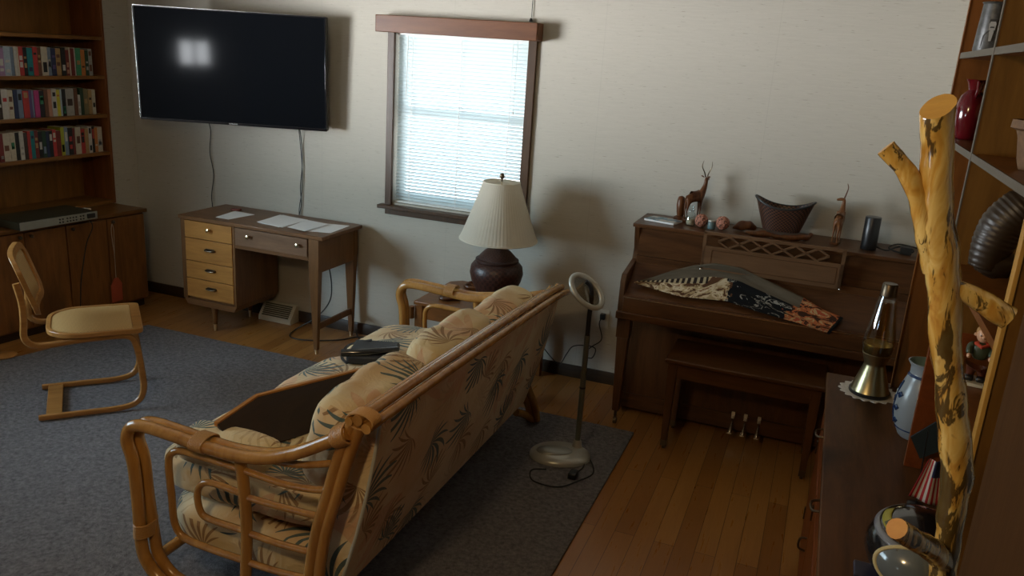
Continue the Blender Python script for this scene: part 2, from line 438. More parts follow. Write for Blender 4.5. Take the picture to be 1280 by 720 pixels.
def cushion_mb(sx, sy, sz, n=10, puff=.5, seed=0, wr=.006):
    """soft box: half sizes; thickness along z pinched to a seam at the rim"""
    mb = MB(); bm = mb.bm
    bmesh.ops.create_cube(bm, size=2)
    bmesh.ops.subdivide_edges(bm, edges=bm.edges[:], cuts=n, use_grid_fill=True)
    for v in bm.verts:
        p = v.co.copy()
        L = (abs(p.x) ** 6 + abs(p.y) ** 6 + abs(p.z) ** 6) ** (1 / 6)
        p /= L
        e = (1 - puff) + puff * (1 - abs(p.x) ** 3.5) ** .6 * (1 - abs(p.y) ** 3.5) ** .6 if abs(p.x) < 1 and abs(p.y) < 1 else 1 - puff
        q = Vector((p.x * sx, p.y * sy, p.z * sz * e))
        q += q.normalized() * wr * noise.noise(q * 9 + Vector((seed, 0, seed))) * 2
        v.co = q
    return mb

# ------------------------------------------------------------------ the room
XL, XR, YB, YR, ZC = -4.62, .66, 4.545, -2.2, 2.46
def wall_with_holes(axis, pos, thick, a0, a1, z0, z1, holes):
    """wall in the plane axis=pos spanning a0..a1; holes list of (lo, hi, zlo, zhi)"""
    mb = MB()
    def bx(u0, u1, w0, w1):
        if u1 - u0 < 1e-4 or w1 - w0 < 1e-4: return
        if axis == 'y': mb.box((u0, min(pos, pos + thick), w0), (u1, max(pos, pos + thick), w1))
        else: mb.box((min(pos, pos + thick), u0, w0), (max(pos, pos + thick), u1, w1))
    cur = a0
    for lo, hi, zl, zh in sorted(holes):
        bx(cur, lo, z0, z1); bx(lo, hi, z0, zl); bx(lo, hi, zh, z1); cur = hi
    bx(cur, a1, z0, z1)
    return mb
struct(MB().box((XL - .5, YR - .2, -.06), (XR + .3, YB + .2, 0)).build('floor', 'floor'))
M['ceil'] = plain('ceiling_paint', (.40, .37, .31), .9)
struct(MB().box((XL - .5, YR - .2, ZC), (XR + .3, YB + .2, ZC + .08)).build('ceiling', 'ceil'))
WX0, WX1, WZ0, WZ1 = -2.535, -1.665, .925, 1.99
struct(wall_with_holes('y', YB, .14, XL - .5, XR + .3, 0, ZC, [(WX0, WX1, WZ0, WZ1)]).build('wall_back', 'wall'))
LW = (.75, 2.5, .85, 2.05)
struct(wall_with_holes('x', XL, -.14, YR - .1, YB, 0, ZC, [LW, (3.02, 4.315, .70, 2.46)]).build('wall_left', 'wall'))
RW = (-4.36, -3.92, .98, 1.36); RW2 = (-3.20, -3.0, 1.26, 1.40)
mb = MB(); nx0 = XL - .34
mb.box((nx0 - .06, 2.9, .55), (nx0, 4.45, ZC)); mb.box((nx0, 2.9, .55), (XL - .12, 3.02, ZC)); mb.box((nx0, 4.315, .55), (XL - .12, 4.45, ZC)); mb.box((nx0, 3.02, .55), (XL - .0, 4.315, .70))
struct(mb.build('niche_backing', 'panel'))  # unseen box added behind the bookcase to stop outside light leaking in
struct(wall_with_holes('y', YR, -.14, XL - .2, -3.55, 0, ZC, [RW]).build('wall_rear', 'wall'))
struct(wall_with_holes('y', YR, -.14, -3.55, XR + .2, 0, ZC, []).build('wall_rear_dark', 'panel'))  # unseen rear wall, its dark panelling added to cut bounced light
struct(MB().box((XR, 1.1, 0), (XR + .12, YB, ZC)).build('wall_right', 'wall'))
struct(MB().box((.262, YR, 0), (XR + .12, 1.16, ZC)).build('wall_partition', 'panel'))
mb = MB(); mb.prism([(YB - .016, 0), (YB, 0), (YB, .075), (YB - .010, .075), (YB - .016, .065)], 'x', XL + .012, XR); struct(mb.build('baseboard_back', 'base'))
mb = MB(); mb.prism([(XL, 0), (XL + .012, 0), (XL + .012, .065), (XL + .008, .075), (XL, .075)], 'y', 4.30, YB - .016); struct(mb.build('baseboard_left', 'base'))

# window 1 in the back wall
w1 = bpy.data.objects.new('window_1', None); COL.objects.link(w1); struct(w1); w1.location = (-2.1, YB, WZ0)
def loc_mb(mb, o, name, mats, **k):
    """mesh authored in world space, parented to o (no rotation)"""
    ob = mb.build(name, mats, o, **k); ob.data.transform(Matrix.Translation(-Vector(o.location))); return ob
mb = MB()
mb.box((WX0 - .04, YB - .022, WZ0 - .04), (WX0 + .006, YB, 2.0)); mb.box((WX1 - .006, YB - .022, WZ0 - .04), (WX1 + .045, YB, 2.0)); mb.box((WX0 + .006, YB - .022, 1.985), (WX1 - .006, YB, 2.03))
loc_mb(mb, w1, 'window_casing', 'trim', bevel=.003)
mb = MB().box((WX0 - .075, YB - .060, WZ0 - .035), (WX1 + .075, YB + .02, WZ0 - .012)); loc_mb(mb, w1, 'window_sill', 'trim', bevel=.004)
mb = MB().box((WX0 - .04, YB - .018, WZ0 - .075), (WX1 + .045, YB, WZ0 - .035)); loc_mb(mb, w1, 'window_apron', 'trim', bevel=.003)
mb = MB()
for a, b in (((WX0, YB + .085, WZ0), (WX0 + .04, YB + .115, WZ1)), ((WX1 - .04, YB + .085, WZ0), (WX1, YB + .115, WZ1)), ((WX0, YB + .085, WZ0), (WX1, YB + .115, WZ0 + .05)), ((WX0, YB + .085, WZ1 - .04), (WX1, YB + .115, WZ1)), ((WX0, YB + .085, 1.47), (WX1, YB + .115, 1.51))): mb.box(a, b)
loc_mb(mb, w1, 'window_sash', 'white')
loc_mb(MB().box((WX0 + .03, YB + .098, WZ0 + .03), (WX1 - .03, YB + .102, WZ1 - .03)), w1, 'window_glass', 'pane')

def simple_window(name, axis, pos, hole, depth, mull):
    o = bpy.data.objects.new(name, None); COL.objects.link(o); struct(o)
    lo, hi, zl, zh = hole; mb = MB(); gl = MB()
    def bx(q, u0, u1, w0, w1, d0, d1):
        if axis == 'y': q.box((u0, pos + d0, w0), (u1, pos + d1, w1))
        else: q.box((pos + d0, u0, w0), (pos + d1, u1, w1))
    d0, d1 = sorted((depth * .5, depth * .8)); e = .045
    bx(mb, lo, lo + e, zl, zh, d0, d1); bx(mb, hi - e, hi, zl, zh, d0, d1); bx(mb, lo, hi, zl, zl + e, d0, d1); bx(mb, lo, hi, zh - e, zh, d0, d1)
    for f in mull: u = lo + (hi - lo) * f; bx(mb, u - .02, u + .02, zl, zh, d0, d1)
    mid = (d0 + d1) / 2; bx(gl, lo, hi, zl, zh, mid - .002, mid + .002)
    mb.build('window_sash', 'white', o); gl.build('window_glass', 'pane', o)
    cs = MB(); g0, g1 = sorted((0, -.02 if depth > 0 else .02))
    bx(cs, lo - .06, lo, zl - .06, zh + .06, g0, g1); bx(cs, hi, hi + .06, zl - .06, zh + .06, g0, g1); bx(cs, lo, hi, zl - .06, zl, g0, g1); bx(cs, lo, hi, zh, zh + .06, g0, g1)
    cs.build('window_casing', 'trim', o)
simple_window('window_2', 'x', XL, LW, -.14, (.33, .66))
simple_window('window_3', 'y', YR, RW, -.14, (.5,))

# valance and blind
va = thing('window_valance', 'dark brown wooden valance box across the top of the window', 'valance', (-2.09, YB, 1.955))
mb = MB(); vx0, vx1 = -2.615, -1.595
mb.box((vx0, YB - .105, 1.958), (vx1, YB - .085, 2.055)); mb.box((vx0, YB - .085, 1.958), (vx0 + .02, YB, 2.055)); mb.box((vx1 - .02, YB - .085, 1.958), (vx1, YB, 2.055))
loc_mb(mb, va, 'fascia_board', 'beam', bevel=.004)
loc_mb(MB().box((vx0 + .02, YB - .085, 2.037), (vx1 - .02, YB, 2.055)), va, 'top_board', 'beam')
vb = thing('venetian_blind', 'white narrow slatted blind lowered over the bright window', 'window blind', (-2.1, YB, .93))
mb = MB(); nsl = 49; bx0, bx1 = WX0 + .012, WX1 - .012
for i in range(nsl):
    z = WZ0 + .03 + i * (1.035 / nsl); yc = YB + .030
    a = R(-52); w = .0134
    p = []
    for t in (-1, 0, 1): p.append((yc + math.cos(a) * w * t + (.0016 if t == 0 else 0), z + math.sin(a) * w * t + (.0022 if t == 0 else 0)))
    for k in range(2):
        vs = [mb.bm.verts.new(q) for q in ((bx0, *p[k]), (bx1, *p[k]), (bx1, *p[k + 1]), (bx0, *p[k + 1]))]
        mb.bm.faces.new(vs)
loc_mb(mb, vb, 'slats', 'blind')
loc_mb(MB().box((bx0, YB + .008, WZ1 - .04), (bx1, YB + .045, WZ1 - .005)), vb, 'headrail', 'white')
loc_mb(MB().box((bx0, YB + .016, WZ0 + .002), (bx1, YB + .042, WZ0 + .014)), vb, 'bottom_rail', 'white', bevel=.003)
for x in (bx0 + .10, bx1 - .10, (bx0 + bx1) / 2):
    mb = MB().box((x - .002, YB + .0155, WZ0 + .01), (x + .002, YB + .0175, WZ1 - .04)); loc_mb(mb, vb, 'ladder_cord', 'white')
mb = MB().tube([(bx1 - .07, YB + .012, WZ1 - .04), (bx1 - .075, YB + .010, 1.56)], .0015, 6); mb.lathe([(.001, 0), (.005, .004), (.004, .018), (.001, .022)], (bx1 - .075, YB + .010, 1.54), 8)
loc_mb(mb, vb, 'pull_cord', 'white')
mb = MB().tube([(bx0 + .07, YB + .011, WZ1 - .04), (bx0 + .065, YB + .010, 1.58)], .003, 6); loc_mb(mb, vb, 'tilt_wand', 'white')
tag(MB().tube([(-1.667, YB - .008, ZC), (-1.668, YB - .008, 2.085)], .0022, 6).lathe([(.001, 0), (.012, .002), (.008, .014), (.003, .022)], (-1.668, YB - .016, 2.060), 10).build('ceiling_cord', 'rubber'), 'thin dark cord running down the wall to the window valance', 'cord')

# ------------------------------------------------------------------ built-in bookcase
BF = -4.595
bc = thing('bookcase', 'tall brown built-in bookcase with rows of paperbacks', 'bookcase', (BF - .13, 3.4, .70))
y0, y1, xb = 3.03, 4.31, BF - .27
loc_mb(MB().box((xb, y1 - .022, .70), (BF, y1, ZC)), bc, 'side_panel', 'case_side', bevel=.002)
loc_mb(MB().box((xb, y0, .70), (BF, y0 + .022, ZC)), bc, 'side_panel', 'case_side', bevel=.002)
loc_mb(MB().box((xb - .01, y0, .70), (xb, y1, ZC)), bc, 'back_panel', 'case')
for z in (.724, 1.06, 1.312, 1.565, 1.815, 2.09, 2.35):
    loc_mb(MB().box((xb, y0 + .022, z - .022), (BF - .002, y1 - .022, z)), bc, 'shelf', 'case_shelf', bevel=.002)
# base cabinet
cb = thing('base_cabinet', 'low brown wooden cabinet with panel doors under the bookcase', 'cabinet', (-4.45, 3.4, 0))
def cf(y): return -4.300 - (4.29 - y) * .115      # front face line
mb = MB(); mb.prism([(XL + .002, 4.275), (cf(4.275) - .025, 4.275), (cf(2.86) - .025, 2.86), (XL + .002, 2.86)], 'z', .06, .675); loc_mb(mb, cb, 'body', 'cab')
mb = MB(); mb.prism([(XL + .002, 4.275), (cf(4.275) - .06, 4.275), (cf(2.86) - .06, 2.86), (XL + .002, 2.86)], 'z', 0, .06); loc_mb(mb, cb, 'plinth', 'base')
mb = MB(); mb.prism([(XL + .002, 4.285), (cf(4.285) + .006, 4.285), (cf(2.86) + .006, 2.86), (XL + .002, 2.86)], 'z', .677, .702); loc_mb(mb, cb, 'countertop', 'cab_top', bevel=.003)
dy = (4.262, 3.935, 3.76, 3.42, 3.06, 2.70, 2.34)
dys = [(4.262, 3.985), (3.975, 3.70), (3.69, 3.432), (3.424, 3.15), (3.14, 2.88)]
for k, (a, b) in enumerate(dys):
    mb = MB(); mb.prism([(cf(a) - .025, a), (cf(a) - .002, a), (cf(b) - .002, b), (cf(b) - .025, b)], 'z', .075, .668)
    d = loc_mb(mb, cb, 'door', 'cab', bevel=.003)
    ky = {0: b + .03, 1: b + .03, 2: b + .03, 3: a - .03, 4: a - .03}[k]
    kn = MB().ball((cf(ky) + .014, ky, .645 if k != 0 else .648), .012, 10, 6); kn.tube([(cf(ky) - .004, ky, .646), (cf(ky) + .01, ky, .646)], .005, 8)
    kk = kn.build('knob', 'dark_metal', d); kk.data.transform(Matrix.Translation(-Vector(cb.location)))
# ------------------------------------------------------------------ books
CM = {'red': (.52, .045, .04), 'magenta': (.50, .05, .22), 'lilac': (.42, .26, .45), 'pale blue': (.42, .52, .62), 'blue grey': (.20, .27, .38), 'cream': (.62, .56, .44),
      'black': (.015, .014, .014), 'teal': (.01, .23, .25), 'brown': (.17, .07, .035), 'navy': (.02, .03, .09), 'tan': (.46, .29, .12), 'maroon': (.20, .025, .02), 'green': (.06, .32, .16),
      'orange': (.60, .22, .05), 'dark green': (.02, .06, .03), 'white': (.62, .60, .56), 'purple': (.12, .08, .22), 'salmon': (.55, .27, .17), 'yellow': (.68, .60, .04), 'grey': (.42, .41, .38),
      'olive': (.23, .19, .09), 'lime': (.42, .45, .03), 'dark brown': (.05, .028, .018)}
for k, c in CM.items(): M['bk_' + k] = plain('book_' + k.replace(' ', '_'), tuple(q * .8 for q in c), .5, var=.2, nscale=60)
rows = [
 ('top', 1.565, [('red', 3), ('magenta', 5, 'cream'), ('lilac', 6, 'white'), ('pale blue', 7, 'white'), ('blue grey', 3), ('white', 3), ('cream', 2), ('red', 5, 'white'), ('black', 4, 'tan'), ('teal', 6, 'navy'), ('red', 5, 'black'), ('brown', 4, 'tan'), ('cream', 7, 'black'), ('blue grey', 4, 'white'), ('navy', 5, 'purple'), ('tan', 6, 'brown'), ('black', 5, 'white'), ('maroon', 4, 'salmon'), ('cream', 2), ('maroon', 4), ('white', 2), ('green', 6, 'tan'), ('orange', 5, 'dark brown'), ('dark green', 4, 'grey'), ('grey', 5, 'brown')]),
 ('middle', 1.312, [('black', 3), ('dark brown', 4, 'white'), ('white', 6, 'red'), ('cream', 5, 'brown'), ('navy', 4), ('blue grey', 5, 'black'), ('red', 6, 'tan'), ('purple', 3), ('blue grey', 2), ('magenta', 5), ('black', 5, 'green'), ('brown', 4), ('salmon', 4), ('white', 5, 'black'), ('yellow', 4, 'orange'), ('pale blue', 2), ('black', 4, 'green'), ('grey', 9, 'dark brown'), ('brown', 4), ('white', 3, 'grey'), ('dark green', 4), ('olive', 5, 'tan'), ('tan', 4, 'dark brown'), ('cream', 4, 'black')]),
 ('bottom', 1.06, [('maroon', 4, 'grey'), ('cream', 7, 'brown'), ('cream', 5, 'green'), ('black', 4), ('white', 4, 'grey'), ('dark brown', 4), ('red', 3), ('teal', 4, 'navy'), ('maroon', 4, 'tan'), ('black', 4, 'white'), ('dark green', 4, 'blue grey'), ('navy', 3), ('black', 4, 'white'), ('red', 4, 'cream'), ('maroon', 5), ('lime', 4, 'dark green'), ('blue grey', 4, 'white'), ('black', 5, 'red'), ('maroon', 3), ('cream', 6, 'brown'), ('red', 5, 'black'), ('tan', 4), ('white', 4, 'black'), ('black', 3, 'red'), ('orange', 4, 'cream'), ('cream', 6, 'grey')])]
for rn, zs, lst in rows:
    tot = sum(b[1] for b in lst); ya, yb_ = 3.50, (4.225 if rn != 'bottom' else 4.262)
    y = ya; k = (yb_ - ya) / tot; seen = {}
    for i, b in enumerate(lst):
        w = b[1] * k; h = random.uniform(.160, .176); d = random.uniform(.100, .112)
        if rn == 'middle' and b[0] == 'white' and b[1] == 3: h = .13
        if rn == 'bottom' and b[0] in ('lime', 'blue grey'): h = .182
        xf = -4.622 - random.uniform(0, .006)
        mb = MB(); mb.box((xf - d, y + .0006, zs), (xf, y + w - .0006, zs + h))
        mb.box((xf - d + .004, y + .0018, zs + h), (xf - .004, y + w - .0018, zs + h + .0004), 2)
        if len(b) > 2:
            for _ in range(random.choice((1, 2, 2))):
                zz = zs + h * random.uniform(.08, .75); hh = h * random.uniform(.06, .28)
                mb.box((xf - .0005, y + w * .2, zz), (xf + .0006, y + w * .8, min(zz + hh, zs + h - .01)), 1)
        o = mb.build('paperback_book', ['bk_' + b[0], 'bk_' + (b[2] if len(b) > 2 else b[0]), 'page'], bevel=.0008)
        pv = lst[i - 1][0] if i else None; nx = lst[i + 1][0] if i + 1 < len(lst) else None
        if pv is None: lab = f'{b[0]} paperback first at the left picture edge on the {rn} row of books'
        elif nx is None: lab = f'{b[0]} paperback at the right end of the {rn} row of books'
        else: lab = f'{b[0]} paperback on the {rn} row, between a {pv} and a {nx} book'
        seen.setdefault(lab, []).append(o)
        tag(o, lab, 'book', f'paperbacks on the {rn} row of the bookcase'); y += w

# ------------------------------------------------------------------ television
tv = thing('television', 'large black flat screen television on a wall arm', 'television', (-3.495, 4.224, 1.681), R(19))
tv.rotation_euler = (Matrix.Rotation(R(19), 3, 'Z') @ Matrix.Rotation(R(2.1), 3, 'X')).to_euler()
tw, th = .590, .3415
MB().box((-tw, .006, -th), (tw, .045, th)).build('casing', 'black', tv, bevel=.004)
mb = MB()
for a, b in (((-tw, -.004, -th), (-tw + .010, .006, th)), ((tw - .010, -.004, -th), (tw, .006, th)), ((-tw, -.004, th - .010), (tw, .006, th)), ((-tw, -.004, -th), (tw, .006, -th + .016))): mb.box(a, b)
mb.build('bezel', 'black_g', tv, bevel=.002)
MB().box((-tw + .010, .0, -th + .016), (tw - .010, .005, th - .010)).build('screen', 'screen', tv)
MB().box((-tw - .0015, -.003, -th + .01), (-tw, .008, th - .01)).box((-tw, -.0045, th - .0025), (tw, .008, th + .001)).build('edge_trim', 'chrome', tv)
MB().box((-.10, .045, -.1), (.10, .16, .1)).box((-.03, .16, -.06), (.03, .17, .06)).build('wall_arm', 'black', tv, bevel=.003)
def text_part(s, name, size, mat, parent, loc, rot, ext=.0006):
    cu = bpy.data.curves.new(name, 'FONT'); cu.body = s; cu.size = size; cu.extrude = ext; cu.align_x = 'CENTER'; cu.align_y = 'CENTER'
    tmp = bpy.data.objects.new('tmp', cu); COL.objects.link(tmp); bpy.context.view_layer.update()
    me = bpy.data.meshes.new_from_object(tmp.evaluated_get(bpy.context.evaluated_depsgraph_get()))
    bpy.data.objects.remove(tmp); me.materials.clear(); me.materials.append(M[mat])
    o = bpy.data.objects.new(name, me); COL.objects.link(o); o.parent = parent; o.location = loc; o.rotation_euler = rot; return o
text_part('SAMSUNG', 'logo', .012, 'white', tv, (0, -.0045, -th + .008), (PI / 2, 0, 0))
tag(MB().tube([(-3.944, 4.50, 1.36), (-3.935, 4.528, 1.25), (-3.955, 4.535, 1.1), (-3.93, 4.535, .95), (-3.95, 4.53, .80), (-3.94, 4.525, .70), (-3.94, 4.53, .45)], .003, 6, sub=6).build('television_cable', 'rubber'), 'thin black cable hanging from the television, left of the two', 'cable')
mb = MB().tube([(-3.20, 4.50, 1.36), (-3.204, 4.53, 1.25), (-3.20, 4.532, 1.1), (-3.215, 4.532, .95), (-3.21, 4.53, .82), (-3.235, 4.528, .70), (-3.23, 4.53, .5)], .0032, 6, sub=6)
mb.tube([(-3.205, 4.50, 1.36), (-3.21, 4.53, 1.2), (-3.20, 4.532, 1.05), (-3.205, 4.532, .92), (-3.225, 4.53, .80), (-3.222, 4.528, .70), (-3.22, 4.53, .5)], .0028, 6, sub=6)
tag(mb.build('television_cable', 'rubber'), 'pair of black cables hanging from the right of the television to the desk', 'cable')

# ------------------------------------------------------------------ desk
dk = thing('writing_desk', 'brown wooden writing desk with four golden drawers on its left', 'desk', (-3.26, 4.28, 0))
def D(mb, name, mats, par=None, **k):
    ob = mb.build(name, mats, par or dk, **k); ob.data.transform(Matrix.Translation(-Vector(dk.location))); return ob
D(MB().box((-3.805, 4.045, .738), (-2.72, 4.50, .762)), 'desktop', 'desk', bevel=.004)
mb = MB(); mb.box((-3.80, 4.06, .205), (-3.765, 4.49, .738)); mb.box((-3.392, 4.06, .205), (-3.375, 4.49, .738)); mb.box((-3.765, 4.475, .205), (-3.392, 4.49, .738)); mb.box((-3.765, 4.075, .205), (-3.392, 4.475, .22))
D(mb, 'pedestal', 'desk_z', bevel=.002)
mb = MB(); mb.prism([(-3.795, .205), (-3.775, .165), (-3.40, .165), (-3.378, .205)], 'y', 4.065, 4.485); D(mb, 'pedestal_base', 'desk')
for z0, z1, kind in ((.621, .732, 0), (.470, .617, 1), (.352, .466, 1), (.224, .348, 1)):
    d = D(MB().box((-3.763, 4.056, z0), (-3.394, 4.074, z1)), 'drawer', 'desk_gold', bevel=.002)
    zc = (z0 + z1) / 2 + .012; xc = -3.565
    if kind == 0:
        kb = MB().lathe([(.006, 0), (.005, .012), (.013, .018), (.012, .026), (.002, .029)], (xc, 4.056, zc + .0), 14, axis=Matrix.Rotation(R(90), 3, 'X')); D(kb, 'knob', 'brass', d)
    else:
        hb = MB().tube([(xc - .035, 4.058, zc), (xc - .033, 4.040, zc), (xc, 4.034, zc - .003), (xc + .033, 4.040, zc), (xc + .035, 4.058, zc)], .0045, 8, sub=4); hb.box((xc - .034, 4.0545, zc - .009), (xc + .034, 4.057, zc + .009)); D(hb, 'handle', 'dark_metal', d)
cdw = D(MB().box((-3.370, 4.056, .622), (-2.835, 4.074, .732)), 'drawer', 'desk_front', bevel=.002)
for xc in (-3.26, -2.895): D(MB().lathe([(.006, 0), (.005, .012), (.013, .018), (.012, .026), (.002, .029)], (xc, 4.056, .69), 14, axis=Matrix.Rotation(R(90), 3, 'X')), 'knob', 'brass', cdw)
D(MB().box((-3.375, 4.062, .598), (-2.83, 4.48, .621)), 'drawer_frame', 'desk')
mb = MB(); mb.box((-2.775, 4.09, .53), (-2.755, 4.47, .738)); mb.box((-3.375, 4.47, .60), (-2.80, 4.485, .738)); D(mb, 'side_apron', 'desk_z')
for yy in (4.075, 4.475):
    mb = MB(); mb.box((-2.822, yy - .022, .56), (-2.752, yy + .022, .738)); lx = -2.782
    q = [( -2.822, -2.755), (-2.795, -2.768)]
    top = [(-2.822, yy - .022), (-2.754, yy - .022), (-2.754, yy + .022), (-2.822, yy + .022)]
    bot = [(-2.795, yy - .012), (-2.770, yy - .012), (-2.770, yy + .012), (-2.795, yy + .012)]
    A = [mb.bm.verts.new((*p, .56)) for p in top]; B = [mb.bm.verts.new((*p, .03)) for p in bot]
    for i in range(4): mb.bm.faces.new((A[i], A[(i + 1) % 4], B[(i + 1) % 4], B[i]))
    mb.bm.faces.new(B); lg = D(mb, 'leg', 'desk_z')
    D(MB().lathe([(.013, .03), (.010, 0), (.0, 0)], (lx, yy, 0), 12), 'ferrule', 'brass', lg)
D(MB().box((-2.79, 4.09, .155), (-2.775, 4.465, .195)), 'stretcher', 'desk_z', bevel=.002)
for yy in (4.10, 4.45):
    lg = D(MB().lathe([(.024, .166), (.013, .045)], (-3.585, yy, 0), 14), 'leg', 'desk_z')
    D(MB().lathe([(.0135, .046), (.010, 0), (.001, 0)], (-3.585, yy, 0), 14), 'ferrule', 'brass', lg)
def sheet(pts, z, label, name='paper_sheet', cat='paper', layers=1, group='papers lying on the desk'):
    c = Vector((sum(p[0] for p in pts) / 4, sum(p[1] for p in pts) / 4, z)); mb = MB()
    for k in range(layers):
        rt = Matrix.Rotation(R(random.uniform(-7, 7) if k else 0), 3, 'Z'); P = [rt @ (Vector((p[0], p[1], 0)) - Vector((c.x, c.y, 0))) for p in pts]
        mb.prism([(p.x, p.y) for p in P], 'z', .0014 * k, .0014 * k + .0009)
    o = mb.build(name, 'paper'); o.location = c; tag(o, label, cat, group); return o
sheet([(-3.567, 4.118), (-3.46, 4.112), (-3.43, 4.33), (-3.60, 4.345)], .7625, 'white sheet lying alone on the left half of the desk')
sheet([(-3.268, 4.15), (-3.06, 4.125), (-3.07, 4.40), (-3.30, 4.415)], .7625, 'fanned stack of white papers in the middle of the desk', 'paper_stack', 'papers', 3)
sheet([(-3.03, 4.13), (-2.88, 4.10), (-2.88, 4.36), (-3.06, 4.38)], .768, 'white sheet overlapping the middle paper stack on the desk')
sheet([(-2.90, 4.13), (-2.745, 4.17), (-2.765, 4.42), (-2.93, 4.38)], .7625, 'white sheet nearest the right end of the desk')
M['redb'] = plain('dark_red', (.14, .03, .02), .5)
tag(MB().box((-3.635, 4.34, .7625), (-3.575, 4.385, .777)).build('pouch', 'redb', bevel=.005), 'small dark red pouch behind the leftmost sheet on the desk', 'pouch')
# floor register under the desk
hv = thing('floor_register', 'beige metal heating vent with dark grille under the desk', 'vent', (-3.37, 4.49, 0))
mb = MB(); mb.prism([(4.43, 0), (4.528, 0), (4.528, .12), (4.50, .12), (4.43, .03)], 'x', -3.50, -3.235); D(mb, 'housing', 'beige', bevel=.003).parent = hv
hv.children[0].data.transform(Matrix.Translation(Vector(dk.location) - Vector(hv.location)))
mb = MB(); a = math.atan2(.09, .07)
for i in range(7):
    t = .12 + i * .125; yy = 4.43 + .07 * t; zz = .03 + .09 * t
    mb.box((-3.475, yy - .005, zz - .0015), (-3.26, yy + .004, zz + .0045), rot=Matrix.Rotation(0, 3, 'X'))
g = mb.build('grille', plain('dark_grille', (.06, .06, .03), .5), hv); g.data.transform(Matrix.Translation(-Vector(hv.location)))
tag(MB().tube([(-2.95, 4.44, .60), (-2.925, 4.42, .5), (-2.90, 4.42, .35), (-2.93, 4.44, .22), (-3.02, 4.42, .10), (-3.14, 4.36, .012), (-3.10, 4.24, .006), (-2.98, 4.23, .006), (-2.80, 4.34, .006), (-2.72, 4.46, .006), (-2.62, 4.47, .006)], .0042, 8, sub=6).build('extension_cord', 'rubber'), 'black power cord looping from under the desk onto the floor', 'cord')
tag(MB().tube([(-2.765, 4.515, .03), (-2.755, 4.50, .006), (-2.70, 4.44, .006), (-2.60, 4.40, .006), (-2.50, 4.40, .006), (-2.3, 4.45, .006), (-2.1, 4.47, .006)], .0042, 8, sub=6).build('extension_cord', 'rubber'), 'black cord on the floor behind the right leg of the desk', 'cord')

# ------------------------------------------------------------------ receiver on the cabinet, fly swatter
rc = thing('cable_receiver', 'grey electronic receiver box lying on the left cabinet top', 'electronics', (-4.425, 3.62, .7025), R(-5))
M['rcv'] = plain('receiver_lid', (.045, .05, .035), .4, .3); M['rcvf'] = plain('receiver_front', (.34, .36, .33), .35, .6)
MB().box((-.16, -.27, .004), (.13, .24, .052)).build('housing', 'rcv', rc, bevel=.003)
MB().box((.13, -.27, .004), (.137, .24, .052)).build('front_panel', 'rcvf', rc, bevel=.001)
mb = MB()
for yy in (-.02, .0, .03, .05, .07, .09, .12, .14): 
    for zz in (.018, .036): mb.tube([(.136, yy, zz), (.141, yy, zz)], .005, 8)
mb.build('sockets', 'black', rc)
MB().box((.137, .165, .016), (.150, .215, .044)).build('power_inlet', 'black', rc, bevel=.001)
tag(MB().box((-4.56, 3.955, .7015), (-4.50, 4.01, .716)).build('remote_tag', 'white', bevel=.003), 'small white plug lying behind the grey receiver box', 'plug')
tag(MB().tube([(-4.29, 3.79, .715), (-4.27, 3.805, .66), (-4.325, 3.80, .55), (-4.34, 3.775, .42), (-4.335, 3.74, .3), (-4.345, 3.73, .15), (-4.34, 3.71, .01), (-4.34, 3.6, .006)], .0035, 7, sub=6).build('receiver_cord', 'rubber'), 'black cord hanging from the receiver down the cabinet doors', 'cord')
fs = thing('fly_swatter', 'red fly swatter hanging from a cabinet door knob', 'fly swatter', (-4.30, 3.985, .63))
M['wire'] = plain('swatter_wire', (.55, .45, .35), .3, .8); M['swr'] = plain('swatter_red', (.40, .075, .035), .5)
mb = MB().tube([(0, 0, -.36), (0, .001, -.2), (0, -.006, -.12), (0, -.010, -.03), (0, 0, .012), (0, .010, -.03), (0, .006, -.12), (0, .001, -.2)], .0022, 6, sub=4); mb.build('wire_handle', 'wire', fs)
mb = MB(); mb.prism([(-.045, -.40), (-.015, -.355), (.015, -.355), (.045, -.40), (.045, -.52), (-.045, -.52)], 'x', -.003, .003); mb.build('paddle', 'swr', fs, bevel=.002)

# ------------------------------------------------------------------ cantilever chair
ch = thing('cantilever_chair', 'bentwood cantilever chair with woven cane seat and back', 'chair', (-3.369, 2.598, .0165), R(48))
W_ = .40
for s_ in (0, 1):
    y = .015 + s_ * (W_ - .0)
    path = [(-.0, y, .016), (.20, y, .016), (.37, y, .018), (.445, y, .045), (.475, y, .11), (.468, y, .24), (.455, y, .34), (.43, y, .392), (.36, y, .400), (.20, y, .395), (.08, y, .385), (.01, y, .390), (-.025, y, .43), (-.020, y, .52), (-.02, y, .60), (-.035, y, .70)]
    yy = .5 * W_ + .015; path = [(p[0], (y if i < 8 else y + (yy - y) * .06), p[2]) for i, p in enumerate(path)]
    mb = MB(); mb.tube(path, .0115, 8, sub=5, flat=1.4); mb.build('bent_frame', 'bent', ch)
MB().box((.03, .02, .008), (.10, W_ + .01, .024)).build('floor_crossbar', 'bent', ch, bevel=.003)
def rr(cx_, cy_, sx, sy, r, n=6, rb=None):
    pts = []
    for (qx, qy, a0, rad) in ((1, 1, 0, r), (-1, 1, 90, rb or r), (-1, -1, 180, rb or r), (1, -1, 270, r)):
        for k in range(n + 1):
            a = R(a0 + 90 * k / n); pts.append((cx_ + qx * (sx - rad) + rad * math.cos(a), cy_ + qy * (sy - rad) + rad * math.sin(a)))
    return pts
mb = MB(); o_ = rr(.275, .215, .215, .225, .03, rb=.15); i_ = rr(.262, .215, .180, .205, .008, rb=.135)
